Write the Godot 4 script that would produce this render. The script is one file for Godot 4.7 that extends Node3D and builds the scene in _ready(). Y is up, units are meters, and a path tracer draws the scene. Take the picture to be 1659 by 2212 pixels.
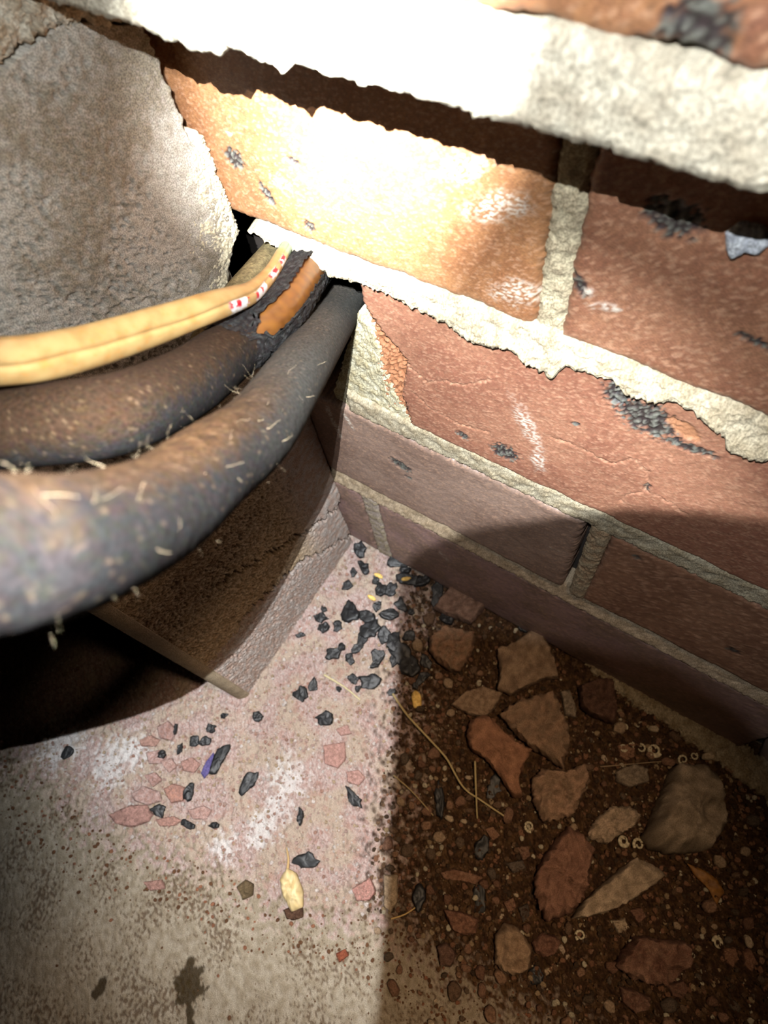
extends Node3D
# A torch-lit corner under a house: a brick wall, a rendered pier, three services passing through a hole, rubble on the ground.
# World: y up, metres. The brick wall's face is the plane z = 0 and runs along +x; the pier's face is the plane x = 0 and runs along +z.

var pc := Color.WHITE          # colour that the surface function of the moment gives to its vertex
var ns := FastNoiseLite.new()  # smooth noise
var nf := FastNoiseLite.new()  # fractal noise
var nc := FastNoiseLite.new()  # cells
var rng := RandomNumberGenerator.new()
var M := {}
const WALL := Basis(Vector3(1, 0, 0), Vector3(0, 1, 0), Vector3(0, 0, 1))
const PIER := Basis(Vector3(0, 0, 1), Vector3(0, 1, 0), Vector3(1, 0, 0))
const GROUND := Basis(Vector3(1, 0, 0), Vector3(0, 0, 1), Vector3(0, 1, 0))

# camera axes in the world, and its place
const CR := Vector3(0.83887, -0.11315, -0.53244)
const CD := Vector3(0.43996, -0.43504, 0.78561)
const CF := Vector3(-0.32052, -0.89327, -0.31516)
const EYE := Vector3(0.15560, 0.41437, 0.11822)
const LAMP := Vector3(0.14550, 0.43620, 0.12000)

const FLOOD := 0.37
const HOT := 2.4
const WIDE := 0.056
const WARM_FILL := 0.165

func _ready():
	var cam := Camera3D.new()
	cam.name = "camera"
	var at := CameraAttributesPhysical.new()
	at.frustum_focal_length = 15.461
	at.frustum_near = 0.01
	at.frustum_far = 20.0
	at.frustum_focus_distance = 0.235
	at.exposure_aperture = 13.0
	cam.attributes = at
	cam.near = 0.01
	cam.fov = 75.64
	add_child(cam)
	cam.transform = Transform3D(Basis(CR, -CD, -CF).orthonormalized(), EYE)
	cam.current = true
	var env := Environment.new()
	env.background_mode = Environment.BG_COLOR
	env.background_color = Color(0, 0, 0)
	env.tonemap_mode = Environment.TONE_MAPPER_LINEAR
	env.tonemap_exposure = 1.0
	env.sdfgi_enabled = true
	env.ssao_enabled = true
	env.ssil_enabled = true
	var we := WorldEnvironment.new()
	we.name = "surroundings"
	we.environment = env
	add_child(we)
	noises()
	materials()
	torch()
	# the setting
	floor_ground()
	wall_bricks()
	wall_pier()
	# services
	pipes()
	# rubble
	rubble()
	flakes()
	litter()
	pebbles()

# ---------------------------------------------------------------- tools
func noises():
	rng.seed = 77
	ns.noise_type = FastNoiseLite.TYPE_SIMPLEX_SMOOTH
	ns.frequency = 1.0
	ns.fractal_type = FastNoiseLite.FRACTAL_NONE
	ns.seed = 3
	nf.noise_type = FastNoiseLite.TYPE_SIMPLEX
	nf.frequency = 1.0
	nf.fractal_type = FastNoiseLite.FRACTAL_FBM
	nf.fractal_octaves = 3
	nf.seed = 9
	nc.noise_type = FastNoiseLite.TYPE_CELLULAR
	nc.frequency = 1.0
	nc.fractal_type = FastNoiseLite.FRACTAL_NONE
	nc.cellular_return_type = FastNoiseLite.RETURN_DISTANCE
	nc.seed = 5

func n2(x: float, y: float, f: float) -> float:
	return ns.get_noise_2d(x * f, y * f)

func f2(x: float, y: float, f: float) -> float:
	return nf.get_noise_2d(x * f, y * f)

func lin(r: int, g: int, b: int) -> Color:
	return Color8(r, g, b).srgb_to_linear()

func muted(c: Color, k: float) -> Color:
	var l := c.get_luminance()
	return c.lerp(Color(l * 1.25, l * 0.97, l * 0.70), k)

func pv(a: Array) -> PackedVector2Array:
	var o := PackedVector2Array()
	for i in a.size() / 2:
		o.append(Vector2(a[2 * i], a[2 * i + 1]) * 0.001)
	return o

func p3(a: Array) -> Array:
	var o := []
	for i in a.size() / 3:
		o.append(Vector3(a[3 * i], a[3 * i + 1], a[3 * i + 2]) * 0.001)
	return o

func curve_y(p: PackedVector2Array, x: float) -> float:   # y of a polyline that runs with x
	var n := p.size()
	if x <= p[0].x:
		return p[0].y
	for i in n - 1:
		if x <= p[i + 1].x:
			return lerpf(p[i].y, p[i + 1].y, (x - p[i].x) / maxf(p[i + 1].x - p[i].x, 1e-7))
	return p[n - 1].y

func line_dist(p: PackedVector2Array, q: Vector2) -> float:
	var d := 1.0
	for i in p.size() - 1:
		d = minf(d, q.distance_to(Geometry2D.get_closest_point_to_segment(q, p[i], p[i + 1])))
	return d

func from_arrays(v: PackedVector3Array, c: PackedColorArray, idx: PackedInt32Array, flat := false) -> ArrayMesh:
	var arr := []
	arr.resize(Mesh.ARRAY_MAX)
	arr[Mesh.ARRAY_VERTEX] = v
	arr[Mesh.ARRAY_COLOR] = c
	arr[Mesh.ARRAY_INDEX] = idx
	var st := SurfaceTool.new()
	st.create_from_arrays(arr)
	if flat:
		st.deindex()
	st.generate_normals()
	return st.commit()

# a sheet of nx by ny cells whose edges fold back by «skirt» and which is closed behind: a plate with thickness
func sheet(nx: int, ny: int, f: Callable, axes: Basis, skirt: float) -> ArrayMesh:
	var v := PackedVector3Array()
	var c := PackedColorArray()
	var idx := PackedInt32Array()
	var w := nx + 3
	for j in range(-1, ny + 2):
		for i in range(-1, nx + 2):
			var q: Vector3 = f.call(clampf(float(i) / nx, 0.0, 1.0), clampf(float(j) / ny, 0.0, 1.0))
			if i < 0 or j < 0 or i > nx or j > ny:
				q.z = minf(q.z, 0.0) - skirt if skirt > 0.0 else q.z
			v.append(axes * q)
			c.append(pc)
	var flip := axes.determinant() < 0.0
	for j in ny + 2:
		for i in nx + 2:
			var a := j * w + i
			quad(idx, a, a + w, a + w + 1, a + 1, flip)
	var last := (ny + 2) * w
	quad(idx, 0, w - 1, last + w - 1, last, flip)
	return from_arrays(v, c, idx)

func quad(idx: PackedInt32Array, a: int, b: int, c: int, d: int, flip: bool):
	if flip:
		idx.append_array([a, c, b, a, d, c])
	else:
		idx.append_array([a, b, c, a, c, d])

# a stone: outline (x, z about its middle), height, roughness; domed and broken on top
func stone(outline: PackedVector2Array, h: float, rough: float, col: Color, col2: Color, n: int, sd: float, top := 0.84, shift := Vector2.ZERO) -> ArrayMesh:
	var ol := PackedVector2Array()
	var total := 0.0
	var m := outline.size()
	for i in m:
		total += outline[i].distance_to(outline[(i + 1) % m])
	var seg := 0
	var done := 0.0
	for k in n:
		var want := total * k / n
		while seg < m - 1 and done + outline[seg].distance_to(outline[(seg + 1) % m]) < want:
			done += outline[seg].distance_to(outline[(seg + 1) % m])
			seg += 1
		var ln := maxf(outline[seg].distance_to(outline[(seg + 1) % m]), 1e-7)
		ol.append(outline[seg].lerp(outline[(seg + 1) % m], clampf((want - done) / ln, 0.0, 1.0)))
	var size := sqrt(total * 0.07 * total)
	var rings := [[0.0, 0.0], [0.90, 0.0], [0.985, 0.22], [1.0, 0.45], [0.985, 0.7], [lerpf(0.97, top, 0.5), 0.9], [top, 1.0]]
	var more: int = 3 if n < 20 else (5 if n < 40 else (9 if n < 70 else 16))
	for k in range(1, more + 1):
		rings.append([top * (1.0 - float(k) / more), 1.0])
	var v := PackedVector3Array()
	var c := PackedColorArray()
	var idx := PackedInt32Array()
	for r in rings.size():
		for k in n:
			var p: Vector2 = ol[k] * rings[r][0]
			var y: float = rings[r][1] * h
			var g := ns.get_noise_3d(p.x * 2.2 / size + sd, y * 3.0 / size, p.y * 2.2 / size)
			var g2 := nf.get_noise_3d(p.x * 7.0 / size + sd, y * 7.0 / size + sd, p.y * 7.0 / size)
			if r > 0:
				var push := rough * (0.05 * g2) * smoothstep(0.3, 1.0, rings[r][0])
				p += p.normalized() * push * size * (1.0 if rings[r][0] > 0.5 else 0.0)
				if rings[r][1] > 0.0:
					var g3 := nf.get_noise_3d(p.x * 22.0 / size + sd, 3.0, p.y * 22.0 / size) if n >= 28 else 0.0
					y += h * rings[r][1] * (0.20 * g + 0.12 * g2 * rough) + rough * 0.022 * size * g3
			p += shift * rings[r][1]
			v.append(Vector3(p.x, maxf(y, 0.0), p.y))
			var k2 := clampf(0.5 + 0.9 * ns.get_noise_3d(p.x * 5.0 / size - sd, y / size, p.y * 5.0 / size), 0.0, 1.0)
			var cc := col.lerp(col2, k2) * (1.0 + 0.35 * g2)
			c.append(cc)
	for r in rings.size() - 1:
		for k in n:
			var a := r * n + k
			var b := r * n + (k + 1) % n
			quad(idx, a, a + n, b + n, b, true)
	return from_arrays(v, c, idx)

func blob(w: float, d: float, sides: int, jag: float, s: int) -> PackedVector2Array:
	var r := RandomNumberGenerator.new()
	r.seed = s
	var o := PackedVector2Array()
	for k in sides:
		var t := TAU * (k + r.randf_range(-0.28, 0.28)) / sides
		var q := 1.0 + r.randf_range(-jag, jag)
		o.append(Vector2(cos(t) * w * 0.5, sin(t) * d * 0.5) * q)
	return o

# a tube along points; radius(s), shape(s, angle), colour through pc in tint(s, angle, position, normal)
func tube(path: Array, rad: Callable, tint: Callable, rows: int, n: int, gap := Vector2.ZERO, from := 0.0, to := 1.0) -> ArrayMesh:
	var cv := Curve3D.new()
	var m := path.size()
	for i in m:
		var t: Vector3 = (path[mini(i + 1, m - 1)] - path[maxi(i - 1, 0)]) / 6.0
		cv.add_point(path[i], -t, t)
	cv.bake_interval = 0.001
	var ln := cv.get_baked_length()
	var v := PackedVector3Array()
	var c := PackedColorArray()
	var idx := PackedInt32Array()
	for j in rows + 1:
		var s := lerpf(from, to, float(j) / rows)
		var p := cv.sample_baked(s * ln, true)
		var t := (cv.sample_baked(minf(s * ln + 0.001, ln), true) - cv.sample_baked(maxf(s * ln - 0.001, 0.0), true)).normalized()
		var e1 := (Vector3.UP - t * t.y).normalized()
		var e2 := t.cross(e1)
		for k in n + 1:
			var a := gap.x + (TAU - gap.y) * k / n if gap.y > 0.0 else TAU * k / n
			var nn := e1 * cos(a) + e2 * sin(a)
			var q: Vector3 = p + nn * rad.call(s, a, p + nn * 0.006)
			tint.call(s, a, q, nn)
			v.append(q)
			c.append(pc)
	var w := n + 1
	for j in rows:
		for k in n:
			var a := j * w + k
			quad(idx, a, a + 1, a + w + 1, a + w, false)
	for e in 2:   # closed ends
		var row := 0 if e == 0 else rows * w
		var mid := Vector3.ZERO
		for k in n:
			mid += v[row + k] / n
		var q := v.size()
		v.append(mid)
		c.append(c[row])
		if gap.y == 0.0:
			for k in n:
				if e == 0:
					idx.append_array([q, row + k + 1, row + k])
				else:
					idx.append_array([q, row + k, row + k + 1])
	return from_arrays(v, c, idx)

func node(called: String, mesh: Mesh, m: Material, parent: Node, at := Vector3.ZERO) -> MeshInstance3D:
	var o := MeshInstance3D.new()
	o.name = called
	o.mesh = mesh
	o.material_override = m
	parent.add_child(o, true)
	o.name = numbered(o, called, parent)
	o.position = at
	return o

var used := {}
func numbered(o: Node, called: String, parent: Node) -> String:
	var key := str(parent.get_instance_id()) + called
	used[key] = used.get(key, -1) + 1
	return called if used[key] == 0 else "%s_%03d" % [called, used[key]]

func group_node(called: String, at := Vector3.ZERO) -> Node3D:
	var o := Node3D.new()
	o.name = called
	add_child(o, true)
	o.name = numbered(o, called, self)
	o.position = at
	return o

func tag(o: Node3D, label: String, category := "", group := "", kind := "") -> Node3D:
	if label:
		o.set_meta("label", label)
	if category:
		o.set_meta("category", category)
	if group:
		o.set_meta("group", group)
	if kind:
		o.set_meta("kind", kind)
	return o

func noise_tex(freq: float, lo: float, hi: float, bias: float, kind := 0, s := 1) -> NoiseTexture2D:
	var n := FastNoiseLite.new()
	n.seed = s
	n.noise_type = FastNoiseLite.TYPE_CELLULAR if kind == 1 else FastNoiseLite.TYPE_SIMPLEX
	n.frequency = freq
	n.fractal_type = FastNoiseLite.FRACTAL_FBM if kind != 2 else FastNoiseLite.FRACTAL_RIDGED
	n.fractal_octaves = 5
	var t := NoiseTexture2D.new()
	t.width = 1024
	t.height = 1024
	t.seamless = true
	t.noise = n
	var g := Gradient.new()
	g.offsets = PackedFloat32Array([0.0, bias, 1.0])
	g.colors = PackedColorArray([Color(lo, lo, lo), Color((lo + hi) / 2, (lo + hi) / 2, (lo + hi) / 2), Color(hi, hi, hi)])
	t.color_ramp = g
	return t

func material(called: String, rough: float, tint: Texture2D, relief: Texture2D, depth: float, scale: Vector3, gloss := 0.5) -> StandardMaterial3D:
	var m := StandardMaterial3D.new()
	m.resource_name = called
	m.roughness = rough
	m.metallic_specular = gloss
	m.vertex_color_use_as_albedo = true
	m.uv1_triplanar = true
	m.uv1_world_triplanar = true
	m.uv1_scale = scale
	if tint:
		m.albedo_texture = tint
	if relief:
		m.heightmap_enabled = true
		m.heightmap_texture = relief
		m.heightmap_scale = depth
	return m

func materials():
	var grain := noise_tex(0.03, 0.55, 1.0, 0.45, 0, 11)
	var speck := noise_tex(0.06, 0.45, 1.0, 0.35, 0, 12)
	var grit := noise_tex(0.05, 0.0, 1.0, 0.5, 1, 14)
	var streak := noise_tex(0.03, 0.7, 1.0, 0.5, 2, 15)
	M.brick = material("fired_brick", 0.5, streak, null, 0.0, Vector3(14, 48, 14), 0.45)
	M.mortar = material("mortar", 0.95, grain, grit, 0.011, Vector3(34, 34, 34), 0.2)
	M.render = material("render", 0.95, grain, grit, 0.008, Vector3(44, 44, 44), 0.2)
	M.earth = material("earth", 0.95, speck, grit, 0.02, Vector3(26, 26, 26), 0.2)
	M.rock = material("broken_brick", 0.95, speck, grit, 0.025, Vector3(22, 22, 22), 0.2)
	M.pipe = material("dusty_rubber", 0.95, grain, null, 0.0, Vector3(30, 30, 30), 0.15)
	M.tear = material("torn_foam", 0.9, speck, grit, 0.04, Vector3(30, 30, 30), 0.3)
	M.cable = material("aged_sheath", 0.45, null, null, 0.0, Vector3(20, 20, 20), 0.4)
	M.flake = material("bitumen", 0.55, speck, null, 0.0, Vector3(40, 40, 40), 0.5)
	M.straw = material("straw", 0.6, null, null, 0.0, Vector3(40, 40, 40), 0.4)
	M.black = StandardMaterial3D.new()
	M.black.resource_name = "black_plastic"
	M.black.albedo_color = Color(0.02, 0.02, 0.02)
	M.black.roughness = 0.8
	M.baffle = StandardMaterial3D.new()
	M.baffle.resource_name = "matt_black_baffle"
	M.baffle.albedo_color = Color(0, 0, 0)
	M.baffle.metallic_specular = 0.0
	M.baffle.roughness = 1.0
	M.warm_glow = StandardMaterial3D.new()
	M.warm_glow.resource_name = "fill_glow"
	M.warm_glow.albedo_color = Color(0.9, 0.85, 0.75)
	M.warm_glow.emission_enabled = true
	M.warm_glow.emission = Color(1.0, 0.8, 0.58)
	M.warm_glow.emission_energy_multiplier = 1.0
	M.led = StandardMaterial3D.new()
	M.led.resource_name = "led"
	M.led.albedo_color = Color(0.9, 0.9, 0.85)
	M.led.emission_enabled = true
	M.led.emission = Color(1, 0.97, 0.9)
	M.led.emission_energy_multiplier = 1.0

# ---------------------------------------------------------------- light
func cam_point(x: float, y: float, z: float) -> Vector3:   # millimetres right, down and forward of the lens
	return EYE + (CR * x + CD * y + CF * z) * 0.001

func torch():
	# a hand torch out of view beside the lens: a flood emitter in a shallow cup and a spot emitter in a deep one
	var t := group_node("torch", LAMP)
	tag(t, "small black hand torch out of view beside the lens, its beams placed to light the corner", "torch")
	var body := CylinderMesh.new()
	body.top_radius = 0.013
	body.bottom_radius = 0.013
	body.height = 0.03
	body.radial_segments = 40
	var spot_at := LAMP - CR * 0.0040 - CD * 0.0025 - CF * 0.0030
	var wide_at := LAMP + CR * 0.0030 - CD * 0.0025 - CF * 0.0010
	var bo := node("body", body, M.black, t)
	bo.transform = Transform3D(Basis(CR, -CF, CD).orthonormalized(), -CF * 0.0185)
	emitter(t, LAMP, Vector3(0.072, 0.0, 0.045), 0.00025, 0.0010, 0.00058, FLOOD)
	emitter(t, spot_at, Vector3(0.061, 0.325, 0.006), 0.0009, 0.0036, 0.0005, HOT)
	emitter(t, wide_at, Vector3(0.10, 0.15, 0.03), 0.0004, 0.0, 0.0, WIDE)  # bare third emitter, placed to brighten the pier and upper wall
	# an added hooded fill lamp well above, standing in for warm bounced light
	var at := Vector3(0.215, 0.56, 0.078)
	var aim := (Vector3(0.135, 0.0, 0.165) - at).normalized()
	var side := aim.cross(Vector3(0, 0, 1)).normalized()
	var wl := group_node("added_fill_lamp", at)
	wl.basis = Basis(side, aim.cross(side) * -1.0, -aim).orthonormalized()
	tag(wl, "added hooded fill lamp out of view above the camera, standing in for warm bounced light", "lamp")
	var hood := CylinderMesh.new()
	hood.top_radius = 0.03
	hood.bottom_radius = 0.034
	hood.height = 0.05
	hood.radial_segments = 36
	var ho := node("hood", hood, M.black, wl, Vector3(0, 0, 0.032))
	ho.rotation.x = PI / 2
	var disc := CylinderMesh.new()
	disc.top_radius = 0.02
	disc.bottom_radius = 0.02
	disc.height = 0.003
	var di := node("fill_disc", disc, M.warm_glow, wl, Vector3(0, 0, 0.004))
	di.rotation.x = PI / 2
	var sl := SpotLight3D.new()
	sl.name = "added_fill_light"
	sl.light_size = 0.012
	sl.light_energy = WARM_FILL
	sl.light_color = Color(1.0, 0.86, 0.70)
	sl.spot_angle = 24.0
	sl.spot_angle_attenuation = 1.0
	sl.spot_range = 5.0
	sl.spot_attenuation = 2.0
	sl.shadow_enabled = true
	wl.add_child(sl, true)
	var unseen_blocker := PackedVector2Array()  # unseen piece by the lens, outline shaped to shade the rubble
	for q in [[-12.0, 4], [-11.6, -2], [-11.45, -4.2], [-11.3, -7.5], [-11.25, -10.8], [-10.9, -11.3], [-9.84, -11.68], [-7.93, -11.84], [-6.5, -11.92], [-5.1, -11.78], [-3.7, -11.5], [-2.4, -11.15], [-1, -10.2], [0.2, -8], [0.5, 4]]:
		unseen_blocker.append(Vector2(q[0], q[1]))
	var v := PackedVector3Array()
	var c := PackedColorArray()
	var idx := PackedInt32Array()
	var m := unseen_blocker.size()
	for z in [-3.4, -3.0]:
		for q in unseen_blocker:
			v.append(cam_point(q.x + 0.0, q.y + 0.0, z) - EYE)
			c.append(Color.WHITE)
	var tri := Geometry2D.triangulate_polygon(unseen_blocker)
	for k in tri.size() / 3:
		idx.append_array([tri[3 * k], tri[3 * k + 1], tri[3 * k + 2], tri[3 * k + 2] + m, tri[3 * k + 1] + m, tri[3 * k] + m])
	for k in m:
		quad(idx, k, (k + 1) % m, (k + 1) % m + m, k + m, false)
	var st := node("unseen_blocker", from_arrays(v, c, idx, true), M.black, self, EYE)
	tag(st, "unseen black rounded piece out of view beside the torch, shaped to shade the heap of rubble", "unseen_blocker")

func emitter(t: Node3D, where: Vector3, target: Vector3, size: float, deep: float, rad: float, energy: float):
	var z := -(target - where).normalized()
	var x := z.cross(Vector3(0, 0, 1)).normalized()
	var b := Basis(x, z.cross(x), z)
	var o := where - LAMP
	if rad > 0.0:
		cup(t, b, o, deep, rad, maxf(rad, size))
	var chip := BoxMesh.new()
	chip.size = Vector3(size, size, 0.0003)
	var ch := node("led_light", chip, M.led, t)
	ch.transform = Transform3D(b, o + z * 0.0004)
	var l := AreaLight3D.new()
	l.name = "led_beam"
	l.area_size = Vector2(size, size)
	l.light_energy = energy
	l.light_color = Color(0.955, 0.98, 1.0)
	l.shadow_enabled = true
	l.set("area_range", 5.0)
	l.set("area_attenuation", 2.0)
	t.add_child(l, true)
	l.transform = Transform3D(b, o)

func cup(t: Node3D, b: Basis, o: Vector3, deep: float, rad: float, wide: float):
	# a ring wall from just behind the emitter to its rim, which closes to the aperture
	var v := PackedVector3Array()
	var c := PackedColorArray()
	var idx := PackedInt32Array()
	var n := 48
	for ring in [[wide, 0.0012], [wide, -deep], [rad, -deep], [rad, -deep - 0.0001], [wide + 0.0003, -deep - 0.0001], [wide + 0.0003, 0.0012]]:
		for k in n:
			v.append(b * Vector3(cos(TAU * k / n) * ring[0], sin(TAU * k / n) * ring[0], ring[1]))
			c.append(Color.WHITE)
	for r in 6:
		for k in n:
			quad(idx, r * n + k, r * n + (k + 1) % n, ((r + 1) % 6) * n + (k + 1) % n, ((r + 1) % 6) * n + k, false)
	node("cup", from_arrays(v, c, idx, true), M.baffle, t, o)

# ---------------------------------------------------------------- floor
func floor_ground():
	var fl := group_node("floor")
	tag(fl, "", "", "", "structure")
	var edge := pv([-187.4, 257.7, -122.4, 231.4, -24.3, 232.4, 24.5, 215.7, 88.7, 201.7, 138.8, 179.5, 185.3, 176.1, 234.2, 169.6])
	var d0 := Vector2(0.0445, 0.0077)
	var dn := Vector2(0.192, -0.0864).normalized()
	var salts := [[50.6, 149.6], [54.8, 164.8], [53.7, 177.2], [40.1, 200.1], [54.3, 182.5], [-48.9, 202.1], [-41.6, 188.1], [-87.4, 209.8]]
	var salt_r := [13.0, 10.0, 9.0, 9.0, 10.0, 16.0, 12.0, 18.0]
	var drip := pv([66.8, 261.7, 70.5, 266.6, 74.6, 271, 77.8, 274.8])
	var x0 := -0.21
	var x1 := 0.345
	var z0 := -0.008
	var z1 := 0.35
	var pink := lin(180, 150, 142)
	var pink2 := lin(208, 190, 182)
	var sand := lin(192, 174, 154)
	var white := lin(226, 220, 216)
	var conc := lin(190, 178, 158)
	var conc2 := lin(162, 147, 125)
	var fleck := lin(96, 72, 52)
	var dirt := lin(104, 78, 54)
	var dirt2 := lin(72, 52, 38)
	var stain := lin(62, 48, 26)
	var f := func(u: float, v: float) -> Vector3:
		var x := lerpf(x0, x1, u)
		var z := lerpf(z0, z1, v)
		var a := n2(x, z, 40.0)
		var b := f2(x, z, 150.0)
		var g := f2(x, z, 520.0)
		var k := smoothstep(-0.006, 0.012, z - curve_y(edge, x) + b * 0.022)
		var s := (Vector2(x, z) - d0).dot(dn)
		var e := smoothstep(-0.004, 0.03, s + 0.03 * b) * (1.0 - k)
		var col := pink.lerp(pink2, clampf(0.5 + g * 1.1, 0.0, 1.0)).lerp(sand, clampf(0.35 + a * 1.2, 0.0, 0.8))
		var cells := nc.get_noise_2d(x * 330.0, z * 330.0)
		var h := 0.0006 * a + (0.0014 * b + 0.0011 * g) * (1.0 - 0.65 * k) - 0.0009 * (1.0 - k) * (cells + 1.0)
		var pick := ns.get_noise_2d(floor(x * 420.0) * 7.7, floor(z * 420.0) * 5.1)
		col = col.lerp(lin(178, 134, 120), (1.0 - k) * clampf(pick * 1.4 - 0.4, 0.0, 0.5))
		for i in salts.size():
			var d: float = Vector2(x - salts[i][0] * 0.001, z - salts[i][1] * 0.001).length() / (salt_r[i] * 0.001)
			col = col.lerp(white, smoothstep(1.1, 0.35, d + 0.75 * b) * 0.85)
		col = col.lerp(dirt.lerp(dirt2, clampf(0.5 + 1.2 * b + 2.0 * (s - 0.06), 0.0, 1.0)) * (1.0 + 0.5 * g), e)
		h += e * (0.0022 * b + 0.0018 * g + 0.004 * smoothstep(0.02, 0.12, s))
		var cc := conc.lerp(conc2, clampf(0.5 + 0.8 * b, 0.0, 1.0))
		var spot := f2(x + 3.0, z, 300.0) + 0.55 * n2(x, z + 2.0, 26.0)
		cc = cc.lerp(fleck, smoothstep(0.30, 0.46, spot) * 0.7)
		h -= k * 0.0006 * smoothstep(0.2, 0.5, spot)
		col = col.lerp(cc, k)
		var q := Vector2(x, z)
		var dd := q.distance_to(Vector2([66.8, 261.7][0], [66.8, 261.7][1]) * 0.001) / 0.0085
		var wet := smoothstep(1.12, 0.9, dd + 0.5 * b)
		wet = maxf(wet, smoothstep(0.0024, 0.0016, line_dist(drip, q) + 0.001 * b))
		wet = maxf(wet, smoothstep(1.1, 0.8, Vector2((q.x - 0.0252) / 0.003, (q.y - 0.2905) / 0.0055).length() + 0.4 * b))
		wet = maxf(wet, smoothstep(1.1, 0.8, Vector2((q.x - 0.0605) / 0.0028, (q.y - 0.2535) / 0.0028).length() + 0.3 * b))
		pc = col.lerp(stain, wet * 0.9)
		return Vector3(x, z, h)
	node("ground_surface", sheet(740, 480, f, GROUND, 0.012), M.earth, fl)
	var far := func(u: float, v: float) -> Vector3:
		var x := lerpf(-0.9, 1.2, u)
		var z := lerpf(-0.12, 1.3, v)
		pc = lin(120, 98, 78)
		return Vector3(x, z, -0.005 + 0.002 * n2(x, z, 20.0))
	node("slab", sheet(40, 30, far, GROUND, 0.05), M.earth, fl)

# ---------------------------------------------------------------- brick wall
func brick_mesh(x0: float, x1: float, y0: float, y1: float, z: float, base: Color, base2: Color, sd: float, feats: Array, cracks: Array, step: float, spall: PackedVector2Array) -> ArrayMesh:
	var pit := lin(42, 40, 42)
	var pit2 := lin(120, 122, 112)
	var salt := lin(222, 212, 196)
	var light := lin(214, 170, 138)
	var raw := lin(178, 124, 90)
	var f := func(u: float, v: float) -> Vector3:
		var x := lerpf(x0, x1, u)
		var y := lerpf(y0, y1, v)
		var e := minf(minf(x - x0, x1 - x), minf(y - y0, y1 - y))
		x += (0.0006 * n2(y, sd, 110.0) + 0.0004 * n2(y, sd, 400.0)) * (1.0 - smoothstep(0.0, 0.01, minf(x - x0, x1 - x)))
		y += (0.0008 * n2(x, sd, 70.0) + 0.0004 * n2(x, sd, 420.0)) * (1.0 - smoothstep(0.0, 0.01, minf(y - y0, y1 - y)))
		var a := n2(x + sd, y, 24.0)
		var b := f2(x + sd, y, 130.0)
		var g := nf.get_noise_2d((x + sd) * 300.0, y * 1100.0)
		var h := z + 0.0004 * a + 0.00012 * b + 0.00007 * g
		var col := base.lerp(base2, clampf(0.5 + 0.7 * a + 0.5 * b, 0.0, 1.0))
		col = col.lerp(light, smoothstep(0.22, 0.5, g) * 0.35)
		col = col * (1.0 + 0.22 * f2(x, y + sd, 700.0))
		var r := 0.0028
		if e < r:
			h -= r * (1.0 - sqrt(maxf(0.0, 1.0 - pow(1.0 - e / r, 2.0)))) * 0.8
			col = col * (0.86 + 0.14 * e / r)
		for ft in feats:
			var q := Vector2(x - ft[1] * 0.001, y - ft[2] * 0.001).rotated(-ft[5])
			q = Vector2(q.x / (ft[3] * 0.001), q.y / (ft[4] * 0.001))
			var d := q.length()
			if d > 2.0:
				continue
			if ft[0] == 0:     # burnt iron spot
				var k := smoothstep(1.15, 0.85, d + 0.5 * f2(x, y, 420.0))
				var m := f2(x + 4.0, y, 430.0)
				col = col.lerp(pit.lerp(pit2, smoothstep(0.02, 0.35, m) * 0.8), k * 0.95)
				h += k * (0.0009 * m - 0.0005)
			elif ft[0] == 1:   # salt bloom, in short strokes
				var k := smoothstep(1.2, 0.3, d + 0.4 * b)
				var m := nf.get_noise_2d(x * 330.0 + y * 260.0, y * 1000.0 - x * 300.0)
				col = col.lerp(salt, k * smoothstep(-0.12, 0.25, m) * 0.9)
				h += k * 0.00015
			else:              # bare orange body where the skin came off
				var k := smoothstep(1.1, 0.9, d + 0.4 * f2(x, y, 300.0))
				col = col.lerp(raw, k * 0.9)
				h -= k * 0.0006
		for cr in cracks:
			var d := line_dist(cr, Vector2(x + 0.0008 * b, y + 0.0008 * g))
			if d < 0.0012:
				var k := smoothstep(0.0005, 0.0002, d)
				h -= 0.0005 * k
				col = col.lerp(light, smoothstep(0.0007, 0.0003, d) * 0.28 * (0.4 + 0.6 * smoothstep(-0.1, 0.3, b)))
		if spall.size():
			var edge := curve_y(spall, y) + 0.0013 * f2(y, 1.0, 500.0)
			var k := smoothstep(0.0005, -0.0003, x - edge)
			var rg := f2(x, y, 380.0)
			col = col.lerp(raw.lerp(lin(150, 98, 68), clampf(0.5 + rg, 0.0, 1.0)), k)
			h -= k * (0.0024 + 0.0013 * rg)
		pc = col
		return Vector3(x, y, h)
	return sheet(maxi(2, int((x1 - x0) / step)), maxi(2, int((y1 - y0) / step)), f, WALL, 0.05)

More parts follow.
